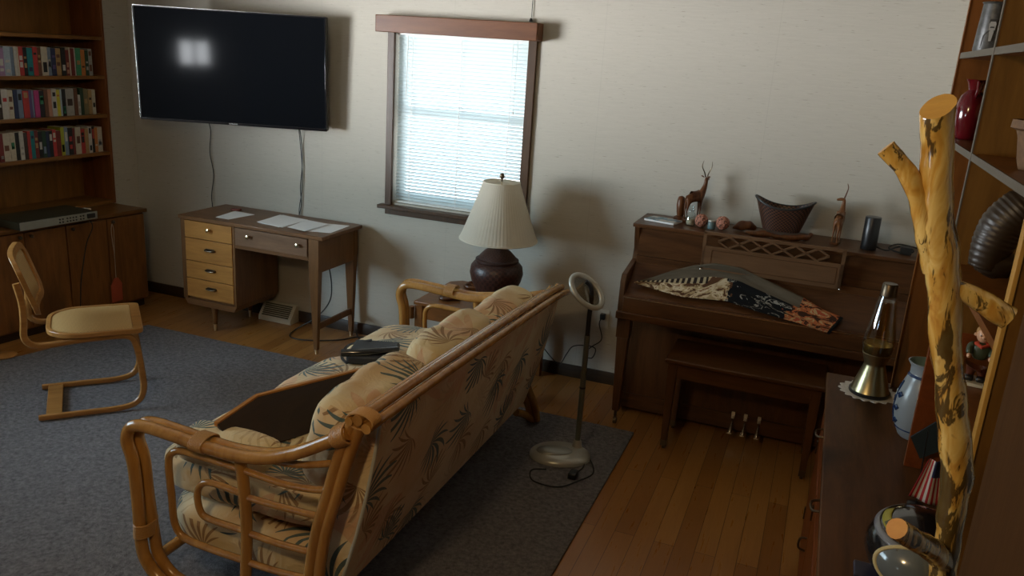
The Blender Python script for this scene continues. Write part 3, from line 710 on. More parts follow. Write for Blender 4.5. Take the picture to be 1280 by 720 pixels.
for z0, z1 in ((.415, .442),):
    A = [mb.bm.verts.new((*p, z0)) for p in o_]; B = [mb.bm.verts.new((*p, z1)) for p in o_]; A2 = [mb.bm.verts.new((*p, z0)) for p in i_]; B2 = [mb.bm.verts.new((*p, z1)) for p in i_]
    n = len(A)
    for k in range(n):
        j = (k + 1) % n
        mb.bm.faces.new((A[k], A[j], B[j], B[k])); mb.bm.faces.new((B[k], B[j], B2[j], B2[k])); mb.bm.faces.new((B2[k], B2[j], A2[j], A2[k])); mb.bm.faces.new((A2[k], A2[j], A[j], A[k]))
mb.build('seat_frame', 'bent', ch, bevel=.004)
MB().prism(i_, 'z', .430, .438).build('cane_seat', 'cane', ch)
bk = bpy.data.objects.new('backrest', None)
def back_mb(o_, i_, t0, t1, solid=False):
    mb = MB()
    def P(p, t):   # curved and leaning back panel: p=(across, up)
        bow = -.022 * (1 - ((p[0] - .215) / .22) ** 2)
        return (.052 - (p[1]) * .30 + bow + t, p[0], .53 + p[1])
    if solid:
        n = 12
        def fn(u, v): return P((i_[0] + u * i_[1], i_[2] + v * i_[3]), t0)
        mb.grid(fn, n, 4); return mb
    A = [mb.bm.verts.new(P(p, t0)) for p in o_]; B = [mb.bm.verts.new(P(p, t1)) for p in o_]; A2 = [mb.bm.verts.new(P(p, t0)) for p in i_]; B2 = [mb.bm.verts.new(P(p, t1)) for p in i_]
    n = len(A)
    for k in range(n):
        j = (k + 1) % n
        mb.bm.faces.new((A[k], A[j], B[j], B[k])); mb.bm.faces.new((B[k], B[j], B2[j], B2[k])); mb.bm.faces.new((B2[k], B2[j], A2[j], A2[k])); mb.bm.faces.new((A2[k], A2[j], A[j], A[k]))
    return mb
def dense(pts, k=4):
    out = []
    for i, p in enumerate(pts):
        q = pts[(i + 1) % len(pts)]
        L = math.dist(p, q); n = max(1, int(L / .03))
        for t in range(n): out.append((p[0] + (q[0] - p[0]) * t / n, p[1] + (q[1] - p[1]) * t / n))
    return out
ob_ = rr(.215, .145, .22, .145, .07); ib_ = rr(.215, .145, .188, .113, .045)
# resample both outlines by angle so they match
def byang(pts, c, n=48):
    d = dense(pts); out = []
    for k in range(n):
        a = 2 * PI * k / n; best = min(d, key=lambda p: abs(((math.atan2(p[1] - c[1], p[0] - c[0]) - a + PI) % (2 * PI)) - PI)); out.append(best)
    return out
bf = back_mb(byang(ob_, (.215, .145)), byang(ib_, (.215, .145)), -.012, .012).build('backrest_frame', 'bent', ch, bevel=.003)
back_mb(None, (.028, .374, .034, .222), 0, 0, True).build('cane_backrest', 'cane', ch, solidify=.004)

# ------------------------------------------------------------------ rug
mb = MB()
out = [(-4.0, 3.93), (-.718, 3.94), (-.722, .3), (-4.28, .3), (-4.26, 2.9)]
def inrug(u, v):
    y = .3 + v * 3.635; x0 = -4.0 - (3.93 - y) * .25 if y > 2.9 else -4.26
    return Vector((x0 + u * (-.72 - x0), y, .013 + .0035 * noise.noise(Vector((u * 160, v * 160, 0)))))
mb.grid(inrug, 200, 200)
edge = [e for e in mb.bm.edges if e.is_boundary]
ex = bmesh.ops.extrude_edge_only(mb.bm, edges=edge)
for v in [g for g in ex['geom'] if isinstance(g, bmesh.types.BMVert)]: v.co.z = .001
o = mb.build('area_rug', 'rug', smooth=True, angle=80); tag(o, 'large grey-blue shag area rug on the wooden floor', 'rug')

# ------------------------------------------------------------------ sofa
so = thing('rattan_sofa', 'rattan sofa with palm-print upholstery seen from behind', 'sofa', (-1.6, 2.8, .014))
def S(mb, name, mats, par=None, **k):
    ob = mb.build(name, mats, par or so, **k); ob.data.transform(Matrix.Translation(-Vector(so.location))); return ob
YN, YF = 1.87, 3.70
armT = [(-1.60, .075), (-1.80, .072), (-1.894, .088), (-1.955, .150), (-1.970, .224), (-1.972, .378), (-1.98, .516), (-2.000, .589), (-1.978, .640), (-1.921, .657), (-1.80, .652), (-1.673, .643), (-1.57, .643), (-1.449, .662), (-1.332, .709), (-1.229, .769), (-1.155, .815)]
post = [(-1.128, .862), (-1.174, .737), (-1.219, .583), (-1.257, .444), (-1.282, .284), (-1.29, .12), (-1.28, .02)]
def arm(y, sgn, dz0, par):
    def dzf(x): return dz0 if (x < -1.45 or dz0 == 0) else dz0 - (x + 1.45) / .3 * .085
    af = S(MB().tube([(x, y - .021 * sgn, z + dzf(x) * (z > .3)) for x, z in armT], .021, 12, sub=4), 'arm_pole', 'rattan', par)
    S(MB().tube([(x + .012 * (z < .3) + .006, y + .021 * sgn, z + dzf(x) * (z > .3) - .004) for x, z in armT], .020, 12, sub=4), 'arm_pole', 'rattan', par)
    return af
def binding(c, d, r1, name='binding', side=Vector((0, 1, 0)), hw=.046):
    c = Vector(c); d = Vector(d).normalized(); mb = MB(); L = .045; n = 9
    for k in range(n):
        p = c + d * (k / (n - 1) - .5) * L
        upv = d.cross(side).normalized(); pts = []
        for q in range(16):
            a = 2 * PI * q / 16; pts.append(p + side * (math.cos(a) * hw) + upv * (math.sin(a) * r1))
        mb.tube(pts, .0036, 6, closed=True)
    return S(mb, name, 'wrap')
arm(YN, 1, 0, None); arm(YF, -1, .035, None)
binding((-1.966, YN, .262), (.05, 0, 1), .027); binding((-1.70, YN, .645), (1, 0, -.03), .027); binding((-1.180, YN, .797), (1, 0, .6), .032); binding((-1.118, YN + .0, .860), (.0, 1, -.0), .024, side=Vector((1, 0, 0)), hw=.043)
binding((-1.70, YF, .69), (1, 0, -.03), .027)
for y, sg in ((YN, 1), (YF, -1)):
    for off, r in ((-.024, .021), (.020, .019)):
        ps = [(x + off * .75, y - .006 * sg, z + off * .35) for x, z in post]
        if sg < 0: ps = [(x + (.05 if z < .2 else 0) - (.012 if z > .8 else 0), yy + (.10 * (.3 - z) / .3 if z < .3 else 0), z - (.062 if z > .8 else 0)) for x, yy, z in ps]
        S(MB().tube(ps, r, 12, sub=4), 'back_post', 'rattan')
cpole = [(-1.562, .635), (-1.548, .513), (-1.543, .36), (-1.553, .197), (-1.56, .075)]
for y, dz in ((YN, 0), (YF, .045)): S(MB().tube([(x, y, z + (dz if z > .5 else 0)) for x, z in cpole], [.019, .019, .019, .019, .017], 12, sub=4), 'arm_upright', 'rattan')
for line in ([(-1.56, .648), (-1.41, .648), (-1.313, .664), (-1.195, .701)], [(-1.545, .585), (-1.411, .577), (-1.314, .583), (-1.222, .601)], [(-1.54, .492), (-1.413, .493), (-1.250, .500)],
             [(-1.535, .363), (-1.415, .359), (-1.275, .366)], [(-1.54, .253), (-1.417, .255), (-1.29, .268)]):
    S(MB().tube([(x, YN, z) for x, z in line], .0115, 10, sub=4), 'arm_rung', 'rattan')
loopA = [(-1.556, .586), (-1.686, .590), (-1.794, .590), (-1.839, .566), (-1.850, .519), (-1.845, .413), (-1.839, .313), (-1.802, .268), (-1.703, .257), (-1.55, .255)]
loopB = [(-1.545, .498), (-1.638, .506), (-1.702, .500), (-1.732, .467), (-1.736, .422), (-1.719, .378), (-1.665, .368), (-1.545, .367)]
for y, dz in ((YN, 0), (YF, .0)):
    S(MB().tube([(x, y, z + dz) for x, z in loopA], .0125, 10, sub=5), 'arm_loop', 'rattan'); S(MB().tube([(x, y, z + dz) for x, z in loopB], .0115, 10, sub=5), 'arm_loop', 'rattan')
# back rail: three parallel poles along the top of the back
for ox, oz, r in ((-.028, -.006, .013), (.0, .004, .017), (.029, -.016, .016)):
    S(MB().tube([(-1.122 + ox, YN - .03, .862 + oz), (-1.112 + ox, YN + .4, .862 + oz), (-1.104 + ox, 2.8, .852 + oz), (-1.098 + ox, YF - .25, .832 + oz), (-1.10 + ox, YF - .04, .812 + oz)], r, 12, sub=5), 'back_rail', 'rattan')
S(MB().tube([(-1.97, YN + .03, .115), (-1.97, YF - .03, .115)], .02, 10), 'front_rail', 'rattan')
# upholstered back and deck
def backp(u, v, t):
    y = YN + .055 + u * (YF - YN - .115); z = .185 + v * .635
    x = -1.262 + v * .148 + t * (.020 + .016 * math.sin(PI * v)) 
    return Vector((x, y, z))
mb = MB(); mb.grid(lambda u, v: backp(u, v, 1), 30, 10); mb.grid(lambda u, v: backp(u, v, -1.5), 30, 10)
bmesh.ops.remove_doubles(mb.bm, verts=mb.bm.verts, dist=1e-5)
bd = [e for e in mb.bm.edges if e.is_boundary]; bmesh.ops.bridge_loops(mb.bm, edges=bd)
mb.boxuv(1., (.13, .2)); S(mb, 'upholstered_back', 'fabric', smooth=True, angle=60)
mb = MB().tube([backp(0, v / 8, 1.0) + Vector((0, -.004, 0)) for v in range(9)], .006, 8); S(mb, 'piping', plain('grey_piping', (.42, .42, .36), .7))
mb = cushion_mb(.37, (YF - YN) / 2 - .05, .10, 8, .0, 1, .002)
bmesh.ops.translate(mb.bm, verts=mb.bm.verts, vec=(-1.625, (YN + YF) / 2, .248)); mb.boxuv(1., (.5, .1)); S(mb, 'upholstered_base', 'fabric', smooth=True, angle=80)
S(MB().tube([(-1.28, YF - .06, .12), (-1.262, YF + .02, .08), (-1.24, YF + .10, .02), (-1.235, YF + .13, .0)], .02, 10, sub=3), 'leg', 'rattan')

def cush(name, label, group, half, loc, rot, puff, seed, uvoff, wr=.006, n=10):
    mb = cushion_mb(*half, n, puff, seed, wr); mb.boxuv(1., uvoff)
    o = mb.build(name, 'fabric', smooth=True, angle=80); o.location = loc; o.rotation_euler = rot; tag(o, label, 'cushion', group); return o
ys = [(1.955, 2.53), (2.54, 3.10), (3.11, 3.63)]
nm = ['nearest the camera under the rolled pillow', 'in the middle beneath the black bag', 'farthest away beside the side table']
for k, (a, b) in enumerate(ys):
    cush('seat_cushion', f'palm-print seat cushion of the rattan sofa, the one {nm[k]}', 'seat cushions of the rattan sofa', (.365, (b - a) / 2, .078), (-1.655, (a + b) / 2, .429), (0, 0, 0), .10, k * 3.1, (.31 * k, .17 * k), .004)
bn = ['nearest the camera beside the leaning board', 'in the middle of the row', 'at the far end next to the lamp']
for k, (a, b) in enumerate(ys):
    hz = (.165, .170, .155)[k]
    cush('back_cushion', f'plump palm-print back cushion on the sofa, {bn[k]}', 'back cushions of the rattan sofa', (hz, (b - a) / 2 + .002, .105), (-1.335 + .015 * (k > 0), (a + b) / 2 + .02, .505 + hz * .93), (0, R(-74), 0), .42, 5 + k * 2.3, (.7 + .43 * k, .29 * k), .011, 12)
cush('rolled_pillow', 'soft rolled palm-print pillow lying inside the near sofa arm', None, (.17, .075, .055), (-1.74, 2.04, .532), (R(8), R(4), R(6)), .35, 11, (.2, .9), .010)

# board leaning on the sofa
bd_ = thing('leaning_board', 'thin wooden board with dark underside leaning across the sofa cushions', 'board', (0, 0, 0))
P1 = Vector((-1.80, 2.263, .624)); P2 = Vector((-1.80, 2.045, .606)); P3 = Vector((-1.462, 2.872, .648))
e1 = (P3 - P1).normalized(); e2 = (P2 - P1); nn = Vector((.80, -.36, -.47))
dn = (Vector((.30, .02, -.30))).normalized() 
Q2 = P2 + Vector((-.0, -.0, 0)); 
poly = [P2, P1, P3, P3 + dn * .05, P1 + dn * .19 + e1 * .25, P2 + dn * .13]
mb = MB(); nrm = (P3 - P1).cross(dn).normalized(); th_ = nrm * .007
A = [mb.bm.verts.new(p + th_) for p in poly]; B = [mb.bm.verts.new(p - th_) for p in poly]
mb.bm.faces.new(A); mb.bm.faces.new(B[::-1])
for i in range(len(poly)): mb.bm.faces.new((A[i], A[(i + 1) % 6], B[(i + 1) % 6], B[i]))
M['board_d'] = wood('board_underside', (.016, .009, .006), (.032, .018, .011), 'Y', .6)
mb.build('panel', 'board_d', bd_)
MB().tube([P2 - dn * .004, P1 - dn * .004, P3 - dn * .004], .0115, 4, up=(1, 0, 1)).build('edge_banding', wood('board_edge', (.30, .13, .04), (.46, .22, .075), 'Y', .4), bd_)
# black camera bag on the seat
bg_ = thing('camera_bag', 'black bag with a strap lying on the middle seat cushion', 'bag', (-1.80, 3.08, .508), R(20))
M['blk_f'] = plain('black_fabric', (.016, .016, .018), .55)
MB().box((-.10, -.11, .0), (.11, .11, .045)).build('case', 'blk_f', bg_, bevel=.012)
MB().tube([(-.12, -.10, .05), (.0, -.085, .056), (.12, -.03, .054)], .018, 10, sub=3).build('roll', 'black_g', bg_)
MB().tube([(-.09, -.12, .01), (-.13, -.05, .012), (-.12, .06, .03), (-.02, .09, .05)], .008, 6, flat=.4, sub=4).build('strap', 'blk_f', bg_)

# ------------------------------------------------------------------ side table + lamp
st = thing('side_table', 'brown wooden side table between the sofa and the window wall', 'side table', (-1.72, 4.24, 0))
def T(mb, name, mats, par=None, **k):
    ob = mb.build(name, mats, par or st, **k); ob.data.transform(Matrix.Translation(-Vector(st.location))); return ob
tx0, tx1, ty0, ty1 = -2.055, -1.42, 3.96, 4.50
mb = MB(); mb.prism([(tx0, ty0), (tx1, ty0), (tx1, ty1), (tx0 + .06, ty1), (tx0, ty1 - .06)], 'z', .482, .505); T(mb, 'tabletop', 'side_t', bevel=.005)
mb = MB(); mb.box((tx0 + .02, ty0 + .02, .40), (tx1 - .02, ty1 - .02, .482)); T(mb, 'apron', 'side_t')
for x in (tx0 + .03, tx1 - .03):
    for y in (ty0 + .03, ty1 - .04): T(MB().box((x - .024, y - .024, 0), (x + .024, y + .024, .482)), 'leg', 'side_t', bevel=.003)
T(MB().tube([(tx0 - .012, ty0 + .0, .40), (tx0 - .012, ty0 + .0, .47)], .018, 10), 'corner_post', 'side_t')
def carved_tray(loc, r, label, rz=0):
    mb = MB()
    pts = [(r * (1 + .18 * math.cos(3 * a)) * math.cos(a), .8 * r * (1 + .18 * math.cos(3 * a)) * math.sin(a), .012) for a in [2 * PI * k / 24 for k in range(24)]]
    mb.tube(pts, .011, 8, closed=True); mb.lathe([(.001, .004), (r * .8, .004), (r * .8, .010), (.001, .010)], (0, 0, 0), 20)
    mb.ball((0, 0, .012), .02, 10, 6, sc_=(1, 1, .5)); mb.tube([(-r * .6, 0, .012), (0, 0, .014), (r * .6, 0, .012)], .007, 6)
    o = mb.build('carved_trivet', 'carve'); o.location = loc; o.rotation_euler = (0, 0, rz); tag(o, label, 'trivet', 'carved wooden trivets on the side table'); return o
carved_tray((-1.86, 4.40, .506), .068, 'carved wooden trivet at the window side of the side table')
carved_tray((-1.90, 4.10, .506), .055, 'carved wooden trivet at the front left corner of the side table', .4)
carved_tray((-1.66, 4.06, .506), .055, 'carved wooden trivet in front of the basket lamp', 1.1)
tl = thing('table_lamp', 'table lamp with pleated cream shade and dark woven jar base', 'table lamp', (-1.665, 4.225, .5065))
MB().lathe([(.001, 0), (.088, 0), (.092, .012), (.110, .05), (.143, .12), (.154, .165), (.148, .205), (.132, .225), (.118, .232)], seg=40).build('jar_base', 'lampbase', tl)
MB().lathe([(.114, .228), (.124, .235), (.124, .246), (.112, .252)], seg=36).build('collar', 'lampbase', tl)
MB().lathe([(.112, .246), (.102, .264), (.074, .294), (.038, .318), (.022, .330), (.016, .350), (.001, .35)], seg=36).build('lid', 'lampbase', tl)
MB().lathe([(.010, .345), (.010, .40), (.018, .405), (.018, .45), (.004, .455), (.004, .712)], seg=14).build('stem', 'brass', tl)
mb = MB(); mb.lathe([(.222, .362), (.205, .40), (.175, .48), (.142, .57), (.104, .685)], seg=192, ridges=64, ridge_amp=.008)
mb.build('shade', 'shade', tl, angle=180)
mb = MB().tube([(.222 * math.cos(a), .222 * math.sin(a), .362) for a in [2 * PI * k / 40 for k in range(40)]], .004, 6, closed=True)
mb.tube([(.104 * math.cos(a), .104 * math.sin(a), .686) for a in [2 * PI * k / 30 for k in range(30)]], .0035, 6, closed=True)
for a in (0, 2.09, 4.19): mb.tube([(0, 0, .69), (.104 * math.cos(a), .104 * math.sin(a), .686)], .0018, 5)
mb.build('shade_rim', plain('shade_trim', (.66, .60, .48), .8), tl)
MB().lathe([(.005, .69), (.006, .705), (.013, .712), (.015, .722), (.009, .735), (.001, .738)], seg=14).build('finial', 'dark_metal', tl)

# ------------------------------------------------------------------ magnifier floor lamp
fl_ = thing('magnifier_floor_lamp', 'silver floor magnifier lamp with oval ring head standing on the rug', 'floor lamp', (-.985, 3.49, .0165), R(22))
mb = MB()
pts = []
for k in range(40):
    a = 2 * PI * k / 40; r = .145 if math.cos(a) < 0 else .145
    pts.append((math.cos(a) * .135, math.sin(a) * (.16 if math.sin(a) < 0 else .15)))
def dome(sx, sy, z0, z1, tx=0, ty=0, p=2.6):
    mb = MB(); rings = 6; vs = []
    for i in range(rings + 1):
        t = i / rings; k = (1 - t ** p) ** (1 / p) if t < 1 else 0.02
        vs.append([mb.bm.verts.new((tx + math.cos(2 * PI * j / 36) * sx * max(k, .05), ty + math.sin(2 * PI * j / 36) * sy * max(k, .05), z0 + (z1 - z0) * t)) for j in range(36)])
    for i in range(rings):
        for j in range(36): mb.bm.faces.new((vs[i][j], vs[i][(j + 1) % 36], vs[i + 1][(j + 1) % 36], vs[i + 1][j])).smooth = True
    mb.bm.faces.new(vs[0][::-1]); mb.bm.faces.new(vs[-1]); return mb
dome(.150, .118, 0, .040, 0, 0, 3).build('base', 'silver', fl_)
dome(.088, .050, .034, .052, -.03, -.015, 2.2).build('base_tray', plain('tray_grey', (.30, .30, .27), .35, .6), fl_)
MB().lathe([(.026, .028), (.022, .05), (.016, .07), (.001, .07)], (.085, .045, 0), 18).build('pole_socket', 'silver', fl_)
MB().lathe([(.0135, .06), (.0135, .345)], (.085, .045, 0), 16).build('lower_pole', 'pewter', fl_)
MB().lathe([(.015, .343), (.015, .352)], (.085, .045, 0), 16).build('pole_joint', 'black', fl_)
MB().lathe([(.0135, .352), (.0135, .615)], (.085, .045, 0), 16).build('upper_pole', 'pewter', fl_)
MB().tube([(.085, .045, .61), (.085, .045, .70), (.088, .05, .79), (.080, .055, .85), (.055, .055, .875)], .0115, 12, sub=4).build('gooseneck', 'black', fl_)
_a = Vector((.745, 0, -.667)); _b = Vector((.50, .66, .56)).normalized(); _b = (_b - _a * _b.dot(_a)).normalized(); _n = _a.cross(_b)
_M = Matrix((_a, _b, _n)).transposed().to_4x4(); _M.translation = Vector((-.945, 3.56, .845))
hr = (Matrix.Translation((-.985, 3.49, .0165)) @ Matrix.Rotation(R(22), 4, 'Z')).inverted() @ _M
def head(mb, name, mat):
    o = mb.build(name, mat, fl_); o.matrix_local = hr; return o
mb = MB().tube([(math.cos(2 * PI * k / 36) * .092, math.sin(2 * PI * k / 36) * .052, 0) for k in range(36)], .0135, 12, closed=True, flat=.75); head(mb, 'ring_head', 'silver')
mb = MB().prism([(math.cos(2 * PI * k / 36) * .082, math.sin(2 * PI * k / 36) * .042) for k in range(36)], 'z', -.002, .002); head(mb, 'magnifying_lens', 'lens')
tag(MB().tube([(-.90, 3.60, .02), (-.84, 3.52, .018), (-.79, 3.40, .018), (-.83, 3.30, .018), (-.90, 3.20, .018), (-1.02, 3.20, .018), (-1.06, 3.29, .018), (-1.00, 3.33, .018)], .0032, 7, sub=6)
    .tube([(-.885, 3.55, .018), (-.85, 3.45, .018), (-.86, 3.36, .02)], .0032, 7, sub=5).build('lamp_cord', 'rubber'), 'black cord looping on the rug around the magnifier lamp base', 'cord')
tag(MB().box((-.885, 3.29, .017), (-.845, 3.345, .047)).build('power_adapter', 'black', bevel=.006), 'small black power adapter on the rug beside the magnifier lamp', 'power adapter')
ot = thing('wall_outlet', 'white wall outlet with a plug, behind the magnifier lamp', 'outlet', (-1.09, YB - .001, .405))
MB().box((-.036, -.006, -.058), (.036, 0, .058)).build('cover_plate', plain('ivory_plate', (.55, .53, .47), .4), ot, bevel=.002)
MB().box((-.014, -.035, .0), (.016, -.006, .035)).build('plug', 'black', ot, bevel=.004)
tag(MB().tube([(-1.09, 4.50, .42), (-1.10, 4.50, .38), (-1.07, 4.47, .30), (-1.12, 4.45, .25), (-1.17, 4.46, .19), (-1.12, 4.47, .17), (-1.10, 4.47, .23), (-1.15, 4.48, .24), (-1.24, 4.48, .22), (-1.28, 4.48, .16), (-1.31, 4.46, .10), (-1.36, 4.45, .13), (-1.43, 4.45, .2), (-1.5, 4.44, .3)], .0032, 7, sub=6).build('outlet_cord', 'rubber'), 'tangled black cord hanging from the wall outlet behind the sofa', 'cord')

# ------------------------------------------------------------------ piano
PX0, PX1 = -.895, .60
pn = thing('upright_piano', 'dark walnut upright piano against the back wall', 'piano', (-.15, 4.3, 0))
def Pn(mb, name, mats, par=None, **k):
    ob = mb.build(name, mats, par or pn, **k); ob.data.transform(Matrix.Translation(-Vector(pn.location))); return ob
Pn(MB().box((PX0, 4.185, 1.052), (PX1, 4.525, 1.072)), 'lid', 'walnut', bevel=.004)
side = [(4.525, .03), (4.525, 1.052), (4.20, 1.052), (4.215, .99), (4.235, .93), (4.215, .875), (4.12, .858), (4.005, .838), (3.985, .80), (3.985, .60), (4.20, .585), (4.20, .03)]
for x0 in (PX0 + .008, PX1 - .036): Pn(MB().prism(side, 'x', x0, x0 + .028), 'side_panel', 'walnut_z', bevel=.003)
Pn(MB().box((PX0 + .036, 4.215, .90), (PX1 - .036, 4.235, 1.052)).box((PX0 + .036, 4.19, .862), (PX1 - .036, 4.235, .900)), 'upper_panel', 'walnut')
Pn(MB().prism([(3.99, .735), (4.04, .752), (4.185, .866), (4.205, .862), (4.205, .72), (3.99, .72)], 'x', PX0 + .036, PX1 - .036), 'fallboard', 'walnut', bevel=.002)
Pn(MB().box((PX0 + .008, 3.955, .612), (PX1 - .008, 4.20, .650)).box((PX0 + .036, 3.968, .65), (PX1 - .036, 4.05, .735)), 'keybed', 'walnut', bevel=.003)
Pn(MB().box((PX0 + .036, 3.9655, .726), (PX1 - .036, 3.968, .730)), 'key_slip_line', 'brass')
Pn(MB().box((PX0 + .036, 4.205, .115), (PX1 - .036, 4.225, .612)), 'lower_panel', 'walnut_z')
Pn(MB().box((PX0 + .036, 4.195, .03), (PX1 - .036, 4.235, .115)), 'bottom_rail', 'walnut')
Pn(MB().box((PX0 + .036, 4.50, .04), (PX1 - .036, 4.515, 1.05)), 'back_panel', 'walnut')
for x in (PX0 + .048, PX1 - .05):
    mb = MB().box((x - .035, 3.985, .50), (x + .035, 4.055, .612)); mb.box((x - .03, 3.99, .08), (x + .03, 4.05, .50), taper=.6)
    lg = Pn(mb, 'leg', 'walnut_z', bevel=.003)
    c_ = MB().tube([(x, 4.02, .08), (x, 4.02, .045)], .009, 8); c_.lathe([(.001, -.008), (.019, -.008), (.019, .008), (.001, .008)], (x, 4.022, .020), 14, axis=Matrix.Rotation(R(90), 3, 'Y')); Pn(c_, 'caster', 'dark_metal', lg)
# music desk: pierced lattice panel
mx0, mx1 = -.520, .158; mz0, mz1 = .885, 1.088; zl = 1.012
def mdy(z): return 4.172 - (z - .885) * .10
md = MB()
def mbar(x0, z0, x1, z1, w, t=.010):
    a = Vector((x0, mdy(z0), z0)); b = Vector((x1, mdy(z1), z1)); d = (b - a).normalized(); n = Vector((0, 1, .1)).normalized(); s_ = d.cross(n).normalized() * w / 2; h = n * t / 2
    v = [md.bm.verts.new(p) for p in (a - s_ - h, a + s_ - h, a + s_ + h, a - s_ + h, b - s_ - h, b + s_ - h, b + s_ + h, b - s_ + h)]
    for f in ((0, 1, 2, 3), (7, 6, 5, 4), (0, 4, 5, 1), (1, 5, 6, 2), (2, 6, 7, 3), (3, 7, 4, 0)): md.bm.faces.new([v[i] for i in f])
mbar(mx0, (mz0 + zl) / 2, mx1, (mz0 + zl) / 2, zl - mz0); mbar(mx0, mz1 - .008, mx1, mz1 - .008, .016); mbar(mx0 + .008, mz0, mx0 + .008, mz1, .016); mbar(mx1 - .008, mz0, mx1 - .008, mz1, .016)
Pn(md, 'music_desk', 'walnut_light')
md = MB(); nx = 5; lx0, lx1 = mx0 + .075, mx1 - .075; st_ = (lx1 - lx0) / nx; zt = mz1 - .016
for i in range(nx - 0):
    xa = lx0 + i * st_; mbar(xa, (zl + zt) / 2, xa + st_ / 2, zt, .009, .009); mbar(xa + st_ / 2, zt, xa + st_, (zl + zt) / 2, .009, .009); mbar(xa, (zl + zt) / 2, xa + st_ / 2, zl, .009, .009); mbar(xa + st_ / 2, zl, xa + st_, (zl + zt) / 2, .009, .009)
Pn(md, 'lattice', 'walnut_light')
md = MB(); zz0, zz1 = mz0 + .022, zl - .02
for a in ((mx0 + .05, zz0, mx1 - .03, zz0), (mx0 + .05, zz1, mx1 - .03, zz1), (mx0 + .05, zz0, mx0 + .05, zz1), (mx1 - .03, zz0, mx1 - .03, zz1)):
    mbar(*a, .003, .0125)
Pn(md, 'inlay_line', 'walnut')
Pn(MB().ball((mx0 + .004, 4.165, .885), .006, 8, 5).ball((mx1 - .004, 4.165, .885), .006, 8, 5), 'desk_pins', 'chrome')
for x in (-.250, -.185, -.115):
    mb = MB(); mb.box((x - .009, 4.186, .095), (x + .009, 4.195, .135)); mb.tube([(x, 4.20, .085), (x, 4.15, .072), (x, 4.10, .062), (x, 4.07, .060)], [.006, .007, .011, .012], 10, flat=.4, sub=4)
    Pn(mb, 'pedal', 'chrome')
# bench
be = thing('piano_bench', 'dark wooden piano bench standing in front of the piano', 'bench', (-.20, 3.98, 0))
def B_(mb, name, mats, par=None, **k):
    ob = mb.build(name, mats, par or be, **k); ob.data.transform(Matrix.Translation(-Vector(be.location))); return ob
B_(MB().box((-.585, 3.81, .475), (.165, 4.155, .498)), 'seat', 'walnut', bevel=.006)
B_(MB().box((-.555, 3.84, .395), (.135, 3.856, .475)).box((-.555, 4.115, .395), (.135, 4.131, .475)).box((-.555, 3.856, .395), (-.54, 4.115, .475)).box((.12, 3.856, .395), (.135, 4.115, .475)), 'apron', 'walnut')
for x in (-.548, .126):
    for y in (3.855, 4.115):
        lg = B_(MB().box((x - .024, y - .024, .05), (x + .024, y + .024, .475), taper=.62), 'leg', 'walnut_z', bevel=.002)
        B_(MB().box((x - .0155, y - .0155, .020), (x + .0155, y + .0155, .051)).lathe([(.001, 0), (.009, .004), (.006, .021)], (x, y, 0), 10), 'ferrule', 'dark_metal', lg)

# tapestry on the keyboard lid
def prof(s):
    pts = [(-.08, 3.957, .665), (0, 3.957, .738), (.05, 4.0, .750), (.09, 4.04, .763), (.27, 4.178, .878), (.31, 4.162, .912), (.36, 4.155, .955)]
    for a, b in zip(pts, pts[1:]):
        if s <= b[0]:
            t = (s - a[0]) / (b[0] - a[0]); return a[1] + (b[1] - a[1]) * t, a[2] + (b[2] - a[2]) * t
    return pts[-1][1:]
def interp(tab, x):
    for a, b in zip(tab, tab[1:]):
        if x <= b[0]: t = (x - a[0]) / (b[0] - a[0]); t = max(0, t); return a[1] + (b[1] - a[1]) * t
    return tab[-1][1]
botx = [(0, -.83), (.3, -.57), (.5, -.35), (.75, -.08), (1, .14)]; bots = [(0, .115), (.15, .09), (.3, .065), (.5, .09), (.75, .02), (1, -.035)]
topx = [(0, -.80), (.2, -.66), (.45, -.42), (.6, -.26), (.8, .0), (1, .19)]; tops = [(0, .13), (.15, .20), (.3, .275), (.42, .315), (.55, .31), (.75, .21), (.9, .135), (1, .105)]
def scarf(u, v):
    x = interp(botx, u) * (1 - v) + interp(topx, u) * v; s = interp(bots, u) * (1 - v) + interp(tops, u) * v
    y, z = prof(s); r_ = .004 + .006 * abs(math.sin(v * 9 + u * 4)) * (1 - u * .3)
    return Vector((x, y - r_ * .7 - .003, z + r_ + .003))
mb = MB(); mb.grid(scarf, 70, 22)
